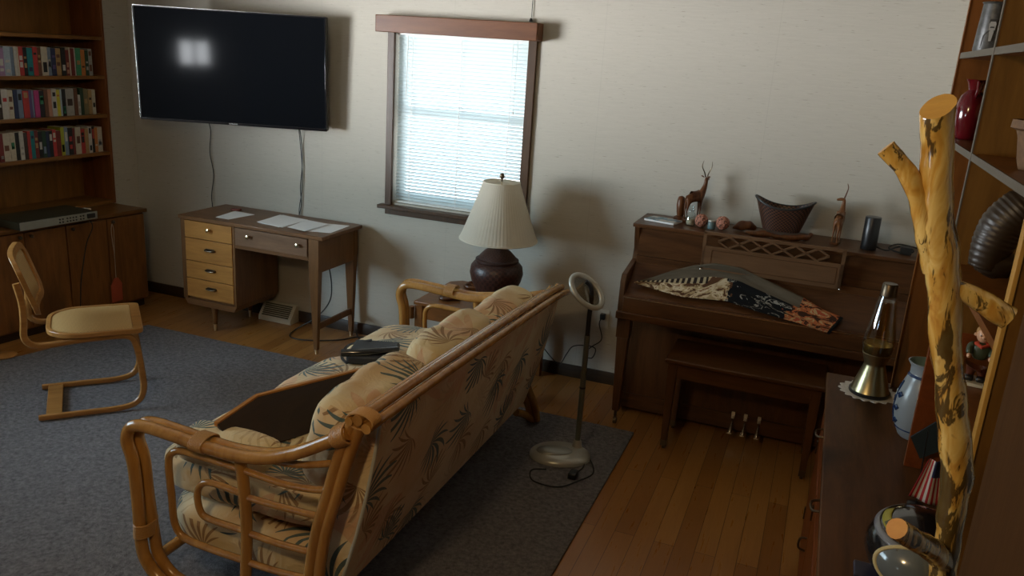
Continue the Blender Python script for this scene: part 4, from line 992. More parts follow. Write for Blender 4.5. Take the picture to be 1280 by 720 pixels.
def mk_scarf():
    m, nt = new_mat('tapestry_weave'); t = NT(nt); tc = t.n('ShaderNodeTexCoord'); s = t.n('ShaderNodeSeparateXYZ'); t.l(tc.outputs['UV'], s.inputs[0]); u, v = s.outputs[0], s.outputs[1]
    mp = t.n('ShaderNodeMapping'); mp.inputs['Scale'].default_value = (3.2, .9, 1); t.l(tc.outputs['UV'], mp.inputs[0])
    n1 = t.noise(mp.outputs[0], 2.4, 3, .6, dist=2.5); n2 = t.noise(mp.outputs[0], 4, 2, .5, dist=2)
    figs = t.ramp(n1, [(.36, (.10, .045, .02)), (.45, (.42, .30, .16)), (.52, (.62, .50, .33)), (.60, (.24, .11, .05))], 'CONSTANT')
    blk = t.ramp(n2, [(.52, (.006, .006, .007)), (.60, (.30, .28, .24)), (.64, (.012, .011, .012))], 'CONSTANT')
    red = t.ramp(n1, [(.38, (.05, .02, .01)), (.46, (.42, .12, .04)), (.54, (.45, .30, .14)), (.60, (.35, .07, .03))], 'CONSTANT')
    uu = t.math('ADD', u, t.math('MULTIPLY', t.math('SUBTRACT', n1, .5), .12))
    c = t.mix(t.math('GREATER_THAN', uu, .50), figs, blk); c = t.mix(t.math('GREATER_THAN', uu, .76), c, red)
    # border of small arches along the upper side of the printed face
    arch = t.math('ABSOLUTE', t.math('SUBTRACT', t.math('FRACT', t.math('MULTIPLY', u, 34)), .5))
    br = t.math('GREATER_THAN', arch, .28); bc_ = t.mix(br, (.03, .02, .015), (.45, .36, .22))
    inb = t.math('MULTIPLY', t.math('GREATER_THAN', v, .44), t.math('LESS_THAN', u, .40)); c = t.mix(inb, c, bc_)
    n3 = t.noise(tc.outputs['UV'], 8, 3); ol = t.mix(n3, (.075, .058, .038), (.17, .14, .10))
    lim = t.math('SUBTRACT', .62, t.math('MULTIPLY', t.math('ABSOLUTE', t.math('SUBTRACT', u, .45)), .0))
    isol = t.math('MULTIPLY', t.math('GREATER_THAN', v, lim), t.math('LESS_THAN', u, .80))
    c = t.mix(isol, c, ol); edge = t.math('GREATER_THAN', u, .985); c = t.mix(edge, c, (.01, .01, .01))
    t.out(c, .85, bump=t.noise(tc.outputs['UV'], 200, 2), bstr=.2, bdist=.002, spec=.2); return m
o = mb.build('tapestry', mk_scarf(), solidify=.003); tag(o, 'patterned tapestry runner with dark reverse draped over the piano keyboard lid', 'tapestry')

# ------------------------------------------------------------------ things on the piano
ZP = 1.0735
mg = thing('magazine', 'thin booklet with blue cover at the left end of the piano lid', 'booklet', (-.765, 4.33, ZP), R(-14))
MB().box((-.085, -.055, 0), (.085, .055, .009)).build('pages', 'paper', mg)
m_, nt_ = new_mat('magazine_cover'); t_ = NT(nt_); t_.out(t_.ramp(t_.noise(t_.coords('Object'), 14, 3, out='Fac'), [(.35, (.05, .09, .12)), (.5, (.20, .32, .40)), (.6, (.5, .5, .46))]), .25)
MB().box((-.086, -.056, .009), (.086, .056, .0105)).build('cover', m_, mg)
# little carved head behind the booklet
cv = thing('carved_bust', 'small dark rounded wooden carving beside the left antelope', 'carving', (-.70, 4.46, ZP))
MB().lathe([(.001, 0), (.034, 0), (.034, .012), (.022, .018), (.001, .018)], seg=16).build('base', 'carve', cv)
MB().lathe([(.016, .016), (.023, .04), (.025, .075), (.024, .105), (.017, .122), (.001, .128)], seg=16).displace(.004, 40, 3).build('figure', 'carve', cv)

def skin_obj(name, verts, edges, radii, mat, parent, sub=2):
    me = bpy.data.meshes.new(name); me.from_pydata(verts, edges, []); me.materials.append(M[mat] if isinstance(mat, str) else mat)
    o = bpy.data.objects.new(name, me); COL.objects.link(o); o.parent = parent
    o.modifiers.new('skin', 'SKIN'); sk = me.skin_vertices[0]
    for i, r in enumerate(radii):
        r = r if isinstance(r, tuple) else (r, r); sk.data[i].radius = r; sk.data[i].use_root = (i == 0)
    o.modifiers['skin'].use_smooth_shade = True
    s = o.modifiers.new('sub', 'SUBSURF'); s.levels = s.render_levels = sub
    return o
def antelope(name, label, loc, rz, hgt, turn, mat, horn_len, hspread, group):
    """faces local +X; turn = head yaw"""
    o = thing(name, label, 'figurine', loc, rz, group)
    k = hgt
    V = [(0, 0, .56), (.10, 0, .57), (-.12, 0, .57), (.17, 0, .66), (.205, 0, .80), (.21, 0, .92)]   # belly, shoulder, rump, neck base, neck, head
    hd = Vector((math.cos(turn), math.sin(turn), 0)); V += [tuple(Vector((.21, 0, .93)) + hd * .055), tuple(Vector((.21, 0, .90)) + hd * .155)]
    E = [(0, 1), (0, 2), (1, 3), (3, 4), (4, 5), (5, 6), (6, 7)]; Rr = [.098, .105, .100, .072, .046, .042, .040, .024]
    for sx, front in ((1, True), (-1, False)):
        for sy in (-1, 1):
            b = len(V); root = 1 if front else 2
            if front: V += [(.125, sy * .042, .45), (.128, sy * .045, .26), (.128, sy * .045, .05)]; Rr += [.036, .017, .013]
            else: V += [(-.155, sy * .045, .44), (-.185, sy * .047, .25), (-.165, sy * .047, .05)]; Rr += [.048, .018, .013]
            E += [(root, b), (b, b + 1), (b + 1, b + 2)]
    b = len(V); V += [(-.20, 0, .55), (-.215, 0, .47)]; E += [(2, b), (b, b + 1)]; Rr += [.02, .012]
    skin_obj('body', [tuple(c * k for c in v) for v in V], E, [r * k for r in Rr], mat, o)
    for sy in (-1, 1):
        n_ = Vector((-math.sin(turn), math.cos(turn), 0))
        b0 = Vector((.205, 0, .955)) + n_ * .018 * sy
        ps = [b0, b0 + Vector((0, 0, .10)) + n_ * hspread * .35 * sy - hd * .02, b0 + Vector((0, 0, .22)) + n_ * hspread * sy - hd * .04, b0 + Vector((0, 0, .22 + horn_len)) + n_ * hspread * .85 * sy - hd * .01]
        MB().tube([p * k for p in ps], [.014 * k, .013 * k, .010 * k, .003 * k], 8, sub=4).build('horn', 'dark_metal' if mat == 'carve' else 'carve', o)
        e0 = Vector((.19, 0, .95)) + n_ * .03 * sy
        MB().tube([e0 * k, (e0 + n_ * .045 * sy + Vector((0, 0, .02))) * k, (e0 + n_ * .075 * sy + Vector((0, 0, .025))) * k], [.008 * k, .017 * k, .002 * k], 8, sub=3).build('ear', mat, o)
    MB().prism(rr(-.02 * k, 0, .20 * k, .085 * k, .02 * k), 'z', 0, .055 * k).build('base', 'carve', o, bevel=.002)
    return o
antelope('antelope_figurine', 'dark carved wooden antelope with long curved horns, left on the piano', (-.625, 4.42, ZP), R(38), .255, R(40), 'carve', .12, .085, 'carved antelopes on the piano lid')
antelope('antelope_figurine', 'lighter carved wooden antelope looking left, right of the basket', (.104, 4.345, ZP), R(80), .235, R(98), 'carve_l', .09, .035, 'carved antelopes on the piano lid')
jr = thing('glass_jar', 'clear glass jar with stopper in front of the dark antelope', 'jar', (-.622, 4.335, ZP))
MB().lathe([(.001, 0), (.023, 0), (.025, .01), (.025, .055), (.014, .070), (.014, .078), (.001, .078)], seg=20).build('body', 'glass', jr)
MB().lathe([(.001, .002), (.021, .002), (.021, .030), (.001, .033)], seg=18).build('contents', plain('pale_shells', (.55, .48, .34), .7, var=.4, nscale=90), jr)
MB().lathe([(.017, .076), (.018, .083), (.012, .088), (.014, .100), (.001, .105)], seg=16).build('stopper', 'glass', jr)
m_, nt_ = new_mat('potpourri_rosebuds'); t_ = NT(nt_); vo_ = t_.n('ShaderNodeTexVoronoi'); vo_.inputs['Scale'].default_value = 110; t_.l(t_.coords('Object'), vo_.inputs['Vector'])
t_.out(t_.ramp(vo_.outputs['Distance'], [(.15, (.55, .26, .18)), (.5, (.40, .15, .09)), (.75, (.10, .04, .025))]), .7, bump=vo_.outputs['Distance'], bstr=1, bdist=.004); M['rose'] = m_
for x, r, lab in ((-.562, .035, 'round pink shell ball between the glass jar and small blue jar'), (-.452, .036, 'round pink shell ball right of the small blue jar')):
    o = MB().ball((0, 0, r), r, 20, 14).displace(.003, 90, x).build('shell_ball', 'rose', smooth=True); o.location = (x, 4.31, ZP); tag(o, lab, 'ornament', 'pink shell balls on the piano lid')
bj = thing('candle_jar', 'small blue-green glass candle jar between two pink balls', 'jar', (-.507, 4.30, ZP))
MB().lathe([(.001, 0), (.019, 0), (.020, .006), (.020, .034), (.018, .038), (.001, .038)], seg=18).build('cup', plain('blue_glass', (.10, .16, .17), .15), bj)
MB().lathe([(.020, .038), (.020, .046), (.001, .047)], seg=18).build('lid', 'silver', bj)
tag(MB().lathe([(.001, 0), (.017, 0), (.018, .012), (.012, .030), (.006, .045), (.001, .052)], (-.473, 4.40, ZP), 14).build('glass_bud', 'glass'), 'small clear pointed glass ornament behind the pink balls', 'ornament')
def driftwood(name, label, pts, rad, seed, grp='pieces of driftwood on the piano lid'):
    mb = MB(); mb.tube(pts, rad, 12, sub=5); mb.displace(.010, 28, seed); o = mb.build(name, 'carve', smooth=True, angle=80); tag(o, label, 'driftwood', grp); return o
driftwood('driftwood', 'reddish brown driftwood lump left of the dark basket', [(-.405, 4.35, ZP + .012), (-.36, 4.36, ZP + .026), (-.325, 4.37, ZP + .030), (-.29, 4.38, ZP + .022)], [.008, .024, .026, .012], 1)
driftwood('driftwood', 'long dark driftwood beneath the basket', [(-.33, 4.27, ZP + .010), (-.24, 4.28, ZP + .012), (-.14, 4.28, ZP + .011), (-.04, 4.30, ZP + .018), (-.015, 4.33, ZP + .03)], [.008, .013, .012, .018, .012], 4)
# boat-shaped basket
def bask(u, v, r0=0):
    a = 2 * PI * u; c, s_ = math.cos(a), math.sin(a)
    rx = (.092 + .055 * v) - r0; ry = (.050 + .022 * v) - r0; z = v * (.118 + .045 * abs(c) ** 2.2)
    if v == 0: pass
    return Vector((c * rx, s_ * ry, z))
bs = thing('boat_basket', 'dark woven boat-shaped basket on the piano lid', 'basket', (-.165, 4.385, ZP + .024), R(-3))
mb = MB(); mb.grid(lambda u, v: bask(u, v), 48, 10); mb.grid(lambda u, v: bask(u, v, .006), 48, 10); mb.prism([(bask(k / 24, 0).x, bask(k / 24, 0).y) for k in range(24)], 'z', 0, .004); mb.build('woven_body', 'basket', bs)
MB().tube([bask(k / 48, 1) for k in range(48)], .006, 8, closed=True).build('rim', 'black', bs)
sp = thing('smart_speaker', 'black cylindrical speaker standing on the piano lid', 'speaker', (.256, 4.31, ZP))
MB().lathe([(.001, 0), (.036, 0), (.037, .003), (.037, .155), (.034, .161)], seg=32).build('body', 'black', sp)
MB().lathe([(.034, .161), (.037, .159), (.0375, .161), (.033, .1625), (.001, .161)], seg=32).build('top_ring', plain('speaker_top', (.05, .05, .052), .3), sp)
mb = MB().tube([(.295, 4.33, ZP + .012), (.34, 4.31, ZP + .006), (.38, 4.34, ZP + .02), (.43, 4.36, ZP + .03), (.46, 4.33, ZP + .012), (.40, 4.30, ZP + .006), (.35, 4.33, ZP + .015), (.39, 4.38, ZP + .03), (.47, 4.37, ZP + .026), (.55, 4.36, ZP + .01)], .0038, 7, sub=6)
mb.box((.40, 4.29, ZP), (.45, 4.335, ZP + .034)); tag(mb.build('charger_cable', 'rubber'), 'bundle of black charger cable right of the black speaker', 'cable')

# ------------------------------------------------------------------ dresser and hutch on the right
DZ = .80
dr = thing('dresser', 'dark wooden sideboard at the right with a knotty top', 'sideboard', (.37, 2.35, 0))
def Dr(mb, name, mats, par=None, **k):
    ob = mb.build(name, mats, par or dr, **k); ob.data.transform(Matrix.Translation(-Vector(dr.location))); return ob
dx0, dx1, dy0, dy1 = .128, .645, 1.50, 3.175
Dr(MB().box((dx0, dy0, DZ - .025), (dx1, dy1, DZ)), 'top', 'dresser', bevel=.004)
Dr(MB().box((dx0 + .035, dy0 + .02, .06), (dx1 - .01, dy1 - .015, DZ - .025)), 'body', 'dresser_f')
Dr(MB().box((dx0 + .06, dy0 + .04, 0), (dx1 - .02, dy1 - .04, .06)), 'plinth', 'base')
for a, b in ((1.53, 2.07), (2.08, 2.62), (2.63, 3.15)):
    for z0, z1, nm_ in ((.10, .56, 'door'), (.575, .765, 'drawer')):
        d = Dr(MB().box((dx0 + .013, a, z0), (dx0 + .035, b, z1)), nm_, 'dresser_f', bevel=.004)
        if nm_ == 'door':
            for zz in (.18, .47): Dr(MB().box((dx0 + .008, b - .004, zz), (dx0 + .015, b + .010, zz + .05)), 'hinge', 'dark_metal', d)
            yc = a + .06; Dr(MB().tube([(dx0 + .013, yc, .36), (dx0 - .008, yc, .355), (dx0 - .010, yc, .32), (dx0 + .013, yc, .31)], .004, 8, sub=3), 'handle', 'dark_metal', d)
        else:
            yc = (a + b) / 2; Dr(MB().tube([(dx0 + .013, yc - .035, .67), (dx0 - .008, yc - .025, .665), (dx0 - .010, yc + .025, .665), (dx0 + .013, yc + .035, .67)], .004, 8, sub=3), 'handle', 'dark_metal', d)
HX = .352; hx1 = .640
hu = thing('hutch', 'open wooden display shelves standing on the right sideboard', 'display shelf', (.5, 2.4, DZ))
def Hu(mb, name, mats, par=None, **k):
    ob = mb.build(name, mats, par or hu, **k); ob.data.transform(Matrix.Translation(-Vector(hu.location))); return ob
hz1 = 2.40; hyN, hyD, hyF = 1.675, 2.465, 3.135
Hu(MB().box((hx1 - .012, hyN, DZ + .001), (hx1, hyF + .02, hz1)), 'back_panel', 'hutch')
Hu(MB().box((HX, hyF, DZ + .001), (hx1 - .012, hyF + .02, hz1)), 'side_panel', 'hutch_d')
Hu(MB().box((HX, hyD, DZ + .001), (hx1 - .012, hyD + .018, 1.23)), 'divider', 'dresser_f', bevel=.001)
Hu(MB().box((HX, hyD, 1.23), (hx1 - .012, hyD + .018, hz1)), 'divider', 'hutch', bevel=.001)
Hu(MB().box((HX - .001, hyD - .001, 1.23), (HX + .002, hyD + .019, hz1)), 'divider_edge', 'hutch_e')
Hu(MB().box((HX, hyN - .02, DZ + .001), (hx1 - .012, hyN, hz1)), 'side_panel', 'hutch')
Hu(MB().box((HX - .008, hyN - .024, DZ + .001), (HX, hyN + .006, hz1)), 'face_frame', 'gold_e', bevel=.001)
Hu(MB().box((HX - .003, hyF - .002, DZ + .001), (HX, hyF + .02, hz1)), 'face_edge', 'hutch_d')
Hu(MB().box((HX, hyN, hz1 - .02), (hx1, hyF + .02, hz1)), 'top_board', 'hutch')
def shelf_(a, b, z, edge=True):
    s_ = Hu(MB().box((HX + .004, a, z - .018), (hx1 - .012, b, z)), 'shelf', 'hutch_d')
    if edge: Hu(MB().box((HX, a, z - .018), (HX + .004, b, z + .0005)), 'shelf_edge', 'hutch_e', s_)
for z in (1.985, 1.716): shelf_(hyN, hyD, z); shelf_(hyD + .018, hyF, z)
shelf_(hyN, hyD, 1.42, False); shelf_(hyN, hyD, 1.165, False); shelf_(hyD + .018, hyF, 1.36, False)
# right-hand ornaments
rv = thing('red_vase', 'dark red glass vase on the far bay of the display shelves', 'vase', (.405, 3.04, 1.7165))
m_ = plain('ruby_glaze', (.085, .004, .007), .10, coat=.6)
MB().lathe([(.001, 0), (.030, 0), (.034, .01), (.046, .06), (.048, .10), (.036, .138), (.020, .155), (.024, .175), (.032, .188), (.028, .188), (.016, .16), (.001, .15)], seg=28).build('body', m_, rv)
MB().tube([(0, -.040, .135), (0, -.058, .150), (0, -.050, .18), (0, -.026, .183)], .005, 8, sub=4).build('handle', m_, rv)
mk = thing('photo_stein', 'grey mug printed with an old portrait on the top shelf', 'mug', (.396, 2.90, 1.9855))
def mk_stein():
    m, nt = new_mat('stein_print'); t = NT(nt); s = t.n('ShaderNodeSeparateXYZ'); t.l(t.coords('Object'), s.inputs[0])
    n = t.noise(t.coords('Object'), 60, 3); t.out(t.ramp(n, [(.35, (.035, .035, .032)), (.65, (.08, .08, .075))]), .4); return m
MB().lathe([(.001, 0), (.040, 0), (.042, .006), (.038, .10), (.036, .135), (.040, .14), (.036, .142), (.032, .13), (.001, .128)], seg=28).build('body', mk_stein(), mk)
M['ink'] = plain('print_dark', (.025, .024, .022), .6); M['face'] = plain('print_pale', (.30, .29, .26), .6)
# plain printed gentleman: coat, shirt, head, hair, moustache, on the camera side of the mug
fdir = math.atan2(-2.9, -.396 - 0.05)
def on_mug(pts, off, name, mat):
    mb = MB(); A = []; B = []
    for a, z in pts:
        r = .0425 - .004 * z / .14 + off; th__ = fdir + a / .040
        A.append(mb.bm.verts.new(((r) * math.cos(th__), r * math.sin(th__), z))); B.append(mb.bm.verts.new(((r - .004) * math.cos(th__), (r - .004) * math.sin(th__), z)))
    mb.bm.faces.new(A); n = len(A)
    for i in range(n): mb.bm.faces.new((A[i], A[(i + 1) % n], B[(i + 1) % n], B[i]))
    return mb.build(name, mat, mk)
on_mug([(-.022, .008), (.022, .008), (.020, .045), (.010, .058), (-.010, .058), (-.020, .045)], .0004, 'printed_coat', 'ink')
on_mug([(-.003, .03), (.003, .03), (.006, .058), (-.006, .058)], .0010, 'printed_shirt', 'face')
on_mug([(-.008, .062), (.0, .056), (.008, .062), (.009, .078), (.005, .088), (-.005, .088), (-.009, .078)], .0008, 'printed_face', 'face')
on_mug([(-.010, .080), (-.006, .085), (.006, .085), (.010, .080), (.009, .092), (-.009, .092)], .0012, 'printed_hair', 'ink')
on_mug([(-.006, .067), (.006, .067), (.004, .071), (-.004, .071)], .0013, 'printed_moustache', 'ink')
cp = thing('clay_pot', 'tan flared clay pot on the near bay of the display shelves', 'pot', (.430, 2.12, 1.717))
MB().lathe([(.001, 0), (.030, 0), (.036, .02), (.045, .07), (.050, .085), (.062, .090), (.062, .108), (.054, .108), (.048, .09), (.001, .08)], seg=28).displace(.002, 60).build('body', plain('speckled_clay', (.14, .075, .032), .7, var=.6, nscale=70), cp)
# carved dark ribbed armadillo-like figure
ca = thing('carved_figure', 'dark ribbed wood carving on a shelf behind the coat tree', 'carving', (.455, 2.26, 1.4385))
mb = MB(); path = [(-.055, 0, .02), (-.045, 0, .08), (-.03, 0, .13), (0, 0, .17), (.03, 0, .20), (.05, 0, .235)]
pts, _ = smooth_path([Vector(p) for p in path], None, 9) if False else smooth_path([Vector(p) for p in path], [.034, .048, .054, .056, .044, .02], 14)
rads = [r * (1 + .022 * math.sin(i * 1.9)) for i, r in enumerate(_)]
mb.tube(pts, rads, 16); mb.build('ribbed_body', plain('ebony_carving', (.030, .019, .010), .4), ca, smooth=True, angle=80)
MB().ball((-.030, 0, .035), .045, 16, 10, sc_=(1.2, .8, .8)).displace(.006, 60, 2).build('base_lump', plain('ebony_base', (.03, .02, .012), .35), ca)
# boy figurine
fg = thing('boy_figurine', 'small painted porcelain boy figurine on a display shelf', 'figurine', (.435, 2.24, 1.166), R(-100))
M['skin_p'] = plain('porcelain_skin', (.62, .36, .22), .3); M['jack'] = plain('green_jacket', (.045, .06, .035), .35); M['trou'] = plain('brown_trousers', (.10, .03, .015), .35)
MB().prism(rr(0, 0, .036, .030, .012), 'z', 0, .008).build('base', 'beige', fg)
MB().box((-.004, -.023, .008), (.022, -.003, .022)).box((-.004, .003, .008), (.022, .023, .022)).build('shoes', 'black', fg, bevel=.005)
skin_obj('body', [(0, 0, .062), (0, -.012, .036), (0, -.013, .014), (0, .012, .036), (0, .013, .014)], [(0, 1), (1, 2), (0, 3), (3, 4)], [.021, .013, .008, .013, .008], 'trou', fg)
skin_obj('jacket', [(0, 0, .060), (0, 0, .085), (0, 0, .104), (.004, -.026, .096), (.020, -.024, .076), (.004, .026, .096), (.020, .024, .076)], [(0, 1), (1, 2), (2, 3), (3, 4), (2, 5), (5, 6)], [.022, .020, .014, .010, .008, .010, .008], 'jack', fg)
MB().tube([(.012, -.014, .106), (.018, 0, .100), (.012, .014, .106), (-.008, 0, .110)], .005, 8, closed=True).build('red_scarf', plain('scarf_red', (.45, .06, .03), .4), fg)
MB().ball((.002, 0, .128), .020, 16, 12, sc_=(.95, .88, 1.05)).ball((.021, 0, .125), .0035, 8, 6).ball((.0, .018, .126), .005, 8, 6).ball((.0, -.018, .126), .005, 8, 6).build('head', 'skin_p', fg)
for sy in (-1, 1): MB().ball((.020, sy * .024, .074), .007, 10, 8, sc_=(1.2, .8, 1)).build('hand', 'skin_p', fg)
MB().ball((-.004, 0, .135), .020, 14, 8, sc_=(.95, .98, .85)).tube([(.008, 0, .150), (.014, .004, .158), (.006, .002, .164)], [.006, .005, .001], 8, sub=3).displace(.002, 120).build('hair', plain('blond_hair', (.42, .22, .07), .4), fg)
MB().ball((.019, .007, .129), .002, 6, 5).ball((.019, -.007, .129), .002, 6, 5).build('eyes', 'black', fg)

# doily, lava lamp, jug, helmet, flag
mb = MB(); n = 64; ring = []
for k in range(n * 2):
    a = 2 * PI * k / (n * 2); r = .098 + .006 * math.cos(a * 18); ring.append((r * math.cos(a), r * math.sin(a)))
mb.prism(ring, 'z', 0, .003); o = mb.build('doily', plain('crochet_white', (.68, .64, .58), .9, var=.25, nscale=160, bstr=.4)); o.location = (.272, 3.035, DZ + .0005); tag(o, 'round white crocheted doily under the lava lamp', 'doily')
lv = thing('lava_lamp', 'lava lamp with gold metal base and amber liquid', 'lava lamp', (.272, 3.02, DZ + .004))
MB().lathe([(.001, 0), (.068, 0), (.070, .004), (.070, .012), (.060, .014)], seg=36).build('foot_ring', 'black', lv)
M['gold'] = plain('satin_gold', (.50, .43, .25), .30, 1)
MB().lathe([(.066, .012), (.062, .022), (.036, .108), (.036, .116), (.048, .152), (.046, .154)], seg=40).build('metal_base', 'gold', lv)
MB().lathe([(.047, .150), (.054, .185), (.053, .205), (.044, .26), (.034, .33), (.026, .372)], seg=40).build('glass_bottle', 'glass', lv)
MB().lathe([(.001, .150), (.044, .151), (.051, .185), (.050, .205), (.041, .262), (.031, .330), (.026, .345), (.001, .345)], seg=40).build('amber_liquid', 'amber', lv)
MB().lathe([(.001, .152), (.044, .152), (.050, .180), (.048, .188), (.001, .190)], seg=30).build('wax', plain('amber_wax', (.50, .32, .06), .3), lv)
MB().lathe([(.0275, .364), (.0255, .404), (.023, .408), (.001, .408)], seg=30).build('cap', 'dark_metal', lv)
lv.children[-1].data.materials[0] = plain('cap_gold', (.22, .17, .08), .35, .9)
jg = thing('pottery_vase', 'pale blue grey pottery vase with dark blue bands and leaves', 'vase', (.392, 2.70, DZ + .001))
M['pot'] = plain('stoneware', (.28, .31, .34), .3, coat=.2, var=.06); M['potb'] = plain('cobalt', (.02, .045, .12), .25); M['poti'] = plain('inner_glaze', (.20, .30, .30), .3)
pr = [(.001, 0), (.040, 0), (.046, .006), (.066, .05), (.074, .10), (.070, .145), (.055, .19), (.045, .215), (.046, .235), (.056, .252), (.053, .253), (.044, .235), (.041, .21)]
MB().lathe(pr, seg=36).build('body', 'pot', jg)
MB().lathe([(.041, .214), (.0435, .235), (.052, .2515)], seg=30).lathe([(.001, .12), (.045, .13), (.044, .20)], seg=30).build('inner_glaze', 'poti', jg)
for z, r, h in ((.030, .0583, .006), (.205, .0500, .008)): MB().lathe([(r - .0035, z), (r + .001, z + .001), (r - .001 + (.002 if z < .1 else -.002), z + h), (r - .006, z + h + .001)], seg=36).build('blue_band', 'potb', jg)
mb = MB()
import itertools
def jug_r(z):
    for (r0, z0), (r1, z1) in zip(pr, pr[1:10]):
        if z0 <= z <= z1 and z1 > z0: return r0 + (r1 - r0) * (z - z0) / (z1 - z0)
    return .05
ja = math.atan2(-2.7, -.39) - 1.25
for i in range(6):
    z = .055 + i * .022; s_ = (-1) ** i; a0 = ja + .02 * i
    P_ = [(a0, z), (a0 + s_ * .22, z + .012), (a0 + s_ * .42, z + .004), (a0 + s_ * .22, z - .010)]
    vs = [mb.bm.verts.new(((jug_r(q) + .0018) * math.cos(a), (jug_r(q) + .0018) * math.sin(a), q)) for a, q in P_]; mb.bm.faces.new(vs)
mb.tube([((jug_r(q) + .001) * math.cos(ja), (jug_r(q) + .001) * math.sin(ja), q) for q in (.045, .08, .12, .16, .185)], .0025, 6)
mb.build('leaf_motif', 'potb', jg, solidify=.001)
hm = thing('novelty_helmet', 'glossy black helmet with cream-rimmed grey visor on the sideboard', 'helmet', (.330, 1.850, DZ + .001), R(-100)); hm.scale = (1.05, 1.15, .93)
# faces local +X (visor)
hs = (.155, .105, .095)
MB().ball((0, 0, .088), 1, 32, 20, sc_=(.135, .098, .088)).build('shell', 'black_g', hm)
def on_shell(az, el, k=1.0): return Vector((.135 * k * math.cos(el) * math.cos(az), .098 * k * math.cos(el) * math.sin(az), .088 + .088 * k * math.sin(el)))
mb = MB(); pts = [on_shell(.75 * math.cos(t), .10 + .62 * math.sin(t), 1.01) for t in [2 * PI * k / 40 for k in range(40)]]
mb.tube(pts, .005, 8, closed=True); mb.build('cream_rim', plain('cream_rim', (.62, .52, .28), .4), hm)
mb = MB(); mb.grid(lambda u, v: on_shell(.74 * math.cos(2 * PI * u) * v, .10 + .61 * math.sin(2 * PI * u) * v, 1.018), 40, 8); mb.build('visor', plain('visor_grey', (.14, .16, .17), .12, coat=.8), hm)
mb = MB(); mb.grid(lambda u, v: on_shell(-1.9 + 3.8 * u, .74 + .20 * v, 1.016), 40, 3); mb.build('yellow_band', plain('acid_yellow', (.36, .33, .04), .4), hm, solidify=.002)
mb = MB(); mb.grid(lambda u, v: on_shell(-1.2 + .5 * u, .78 + .13 * v, 1.03), 6, 2); mb.grid(lambda u, v: on_shell(-.5 + .5 * u, .78 + .13 * v, 1.03), 6, 2); mb.build('green_patch', plain('dull_green', (.07, .085, .05), .4), hm, solidify=.002)
mb = MB(); mb.grid(lambda u, v: on_shell(.35 + .22 * v + .25 * math.sin(u * 3), -.9 + 2.0 * u, 1.016) if False else on_shell(-2.6 + .0 + 2.2 * u, .52 + .16 * v, 1.014), 30, 3); mb.build('grey_stripe', plain('grey_stripe', (.20, .21, .24), .3), hm, solidify=.002)
fgp = thing('desk_flag', 'small striped American flag on a thin black pole', 'flag', (.365, 2.22, DZ + .001))
MB().lathe([(.001, 0), (.022, 0), (.022, .008), (.006, .012), (.001, .012)], seg=18).build('base', 'black', fgp)
MB().tube([(0, 0, .01), (-.004, 0, .10), (-.01, 0, .22)], .0018, 6).build('pole', 'black', fgp)
def mk_flag():
    m, nt = new_mat('flag_cloth'); t = NT(nt); tc = t.n('ShaderNodeTexCoord'); s = t.n('ShaderNodeSeparateXYZ'); t.l(tc.outputs['UV'], s.inputs[0])
    st = t.math('GREATER_THAN', t.math('FRACT', t.math('MULTIPLY', s.outputs[0], 6.5)), .5)
    c = t.mix(st, (.42, .02, .03), (.65, .62, .60)); can = t.math('MULTIPLY', t.math('GREATER_THAN', s.outputs[1], .62), t.math('GREATER_THAN', s.outputs[0], .46)); c = t.mix(can, c, (.02, .03, .10))
    t.out(c, .8); return m
def flagf(u, v):   # hangs from the pole, u across the stripes
    return Vector((.006 - .028 * (1 - v) + .085 * u * (1 - v * .6), -.008 + .006 * math.sin(u * 9), .030 + .115 * v - .015 * u * (1 - v)))
MB().grid(flagf, 24, 12).build('cloth', mk_flag(), fgp, solidify=.001)
tag(MB().prism([(0, 0), (.045, .035), (.075, .09), (.02, .12), (-.035, .06)], 'y', -.004, .004).build('dark_pennant', plain('dark_teal_felt', (.012, .022, .026), .8)), 'dark teal felt pennant hanging against the shelf divider', 'pennant').location = (.385, 2.44, .845)
tag(MB().box((.205, 1.80, DZ + .001), (.285, 1.862, DZ + .012)).build('phone_case', plain('blue_black', (.02, .02, .05), .3), bevel=.003), 'flat dark blue case lying in front of the helmet', 'case')

# ------------------------------------------------------------------ log coat tree
ct = thing('log_coat_tree', 'varnished yellow log coat tree with cut branch stubs', 'coat tree', (.42, 1.40, 0))
def C_(mb, name, mats, par=None, **k):
    ob = mb.build(name, mats, par or ct, **k); ob.data.transform(Matrix.Translation(-Vector(ct.location))); return ob
trunk = [(.44, 1.405, 0), (.40, 1.40, .40), (.345, 1.40, .80), (.300, 1.40, 1.05), (.287, 1.40, 1.18), (.279, 1.40, 1.28), (.262, 1.40, 1.345), (.247, 1.40, 1.41), (.232, 1.40, 1.46), (.214, 1.40, 1.53), (.203, 1.40, 1.585), (.186, 1.40, 1.645), (.169, 1.40, 1.70), (.159, 1.40, 1.755), (.150, 1.40, 1.81), (.143, 1.40, 1.862), (.137, 1.40, 1.92)]
rad = [.030, .030, .028, .023, .021, .026, .025, .023, .023, .024, .0255, .027, .0255, .0240, .0240, .0250, .0255]
mb = MB(); mb.tube(trunk, rad, 20, sub=5, cap=False); mb.displace(.0035, 22, 2); mb.displace(.0015, 60, 5)
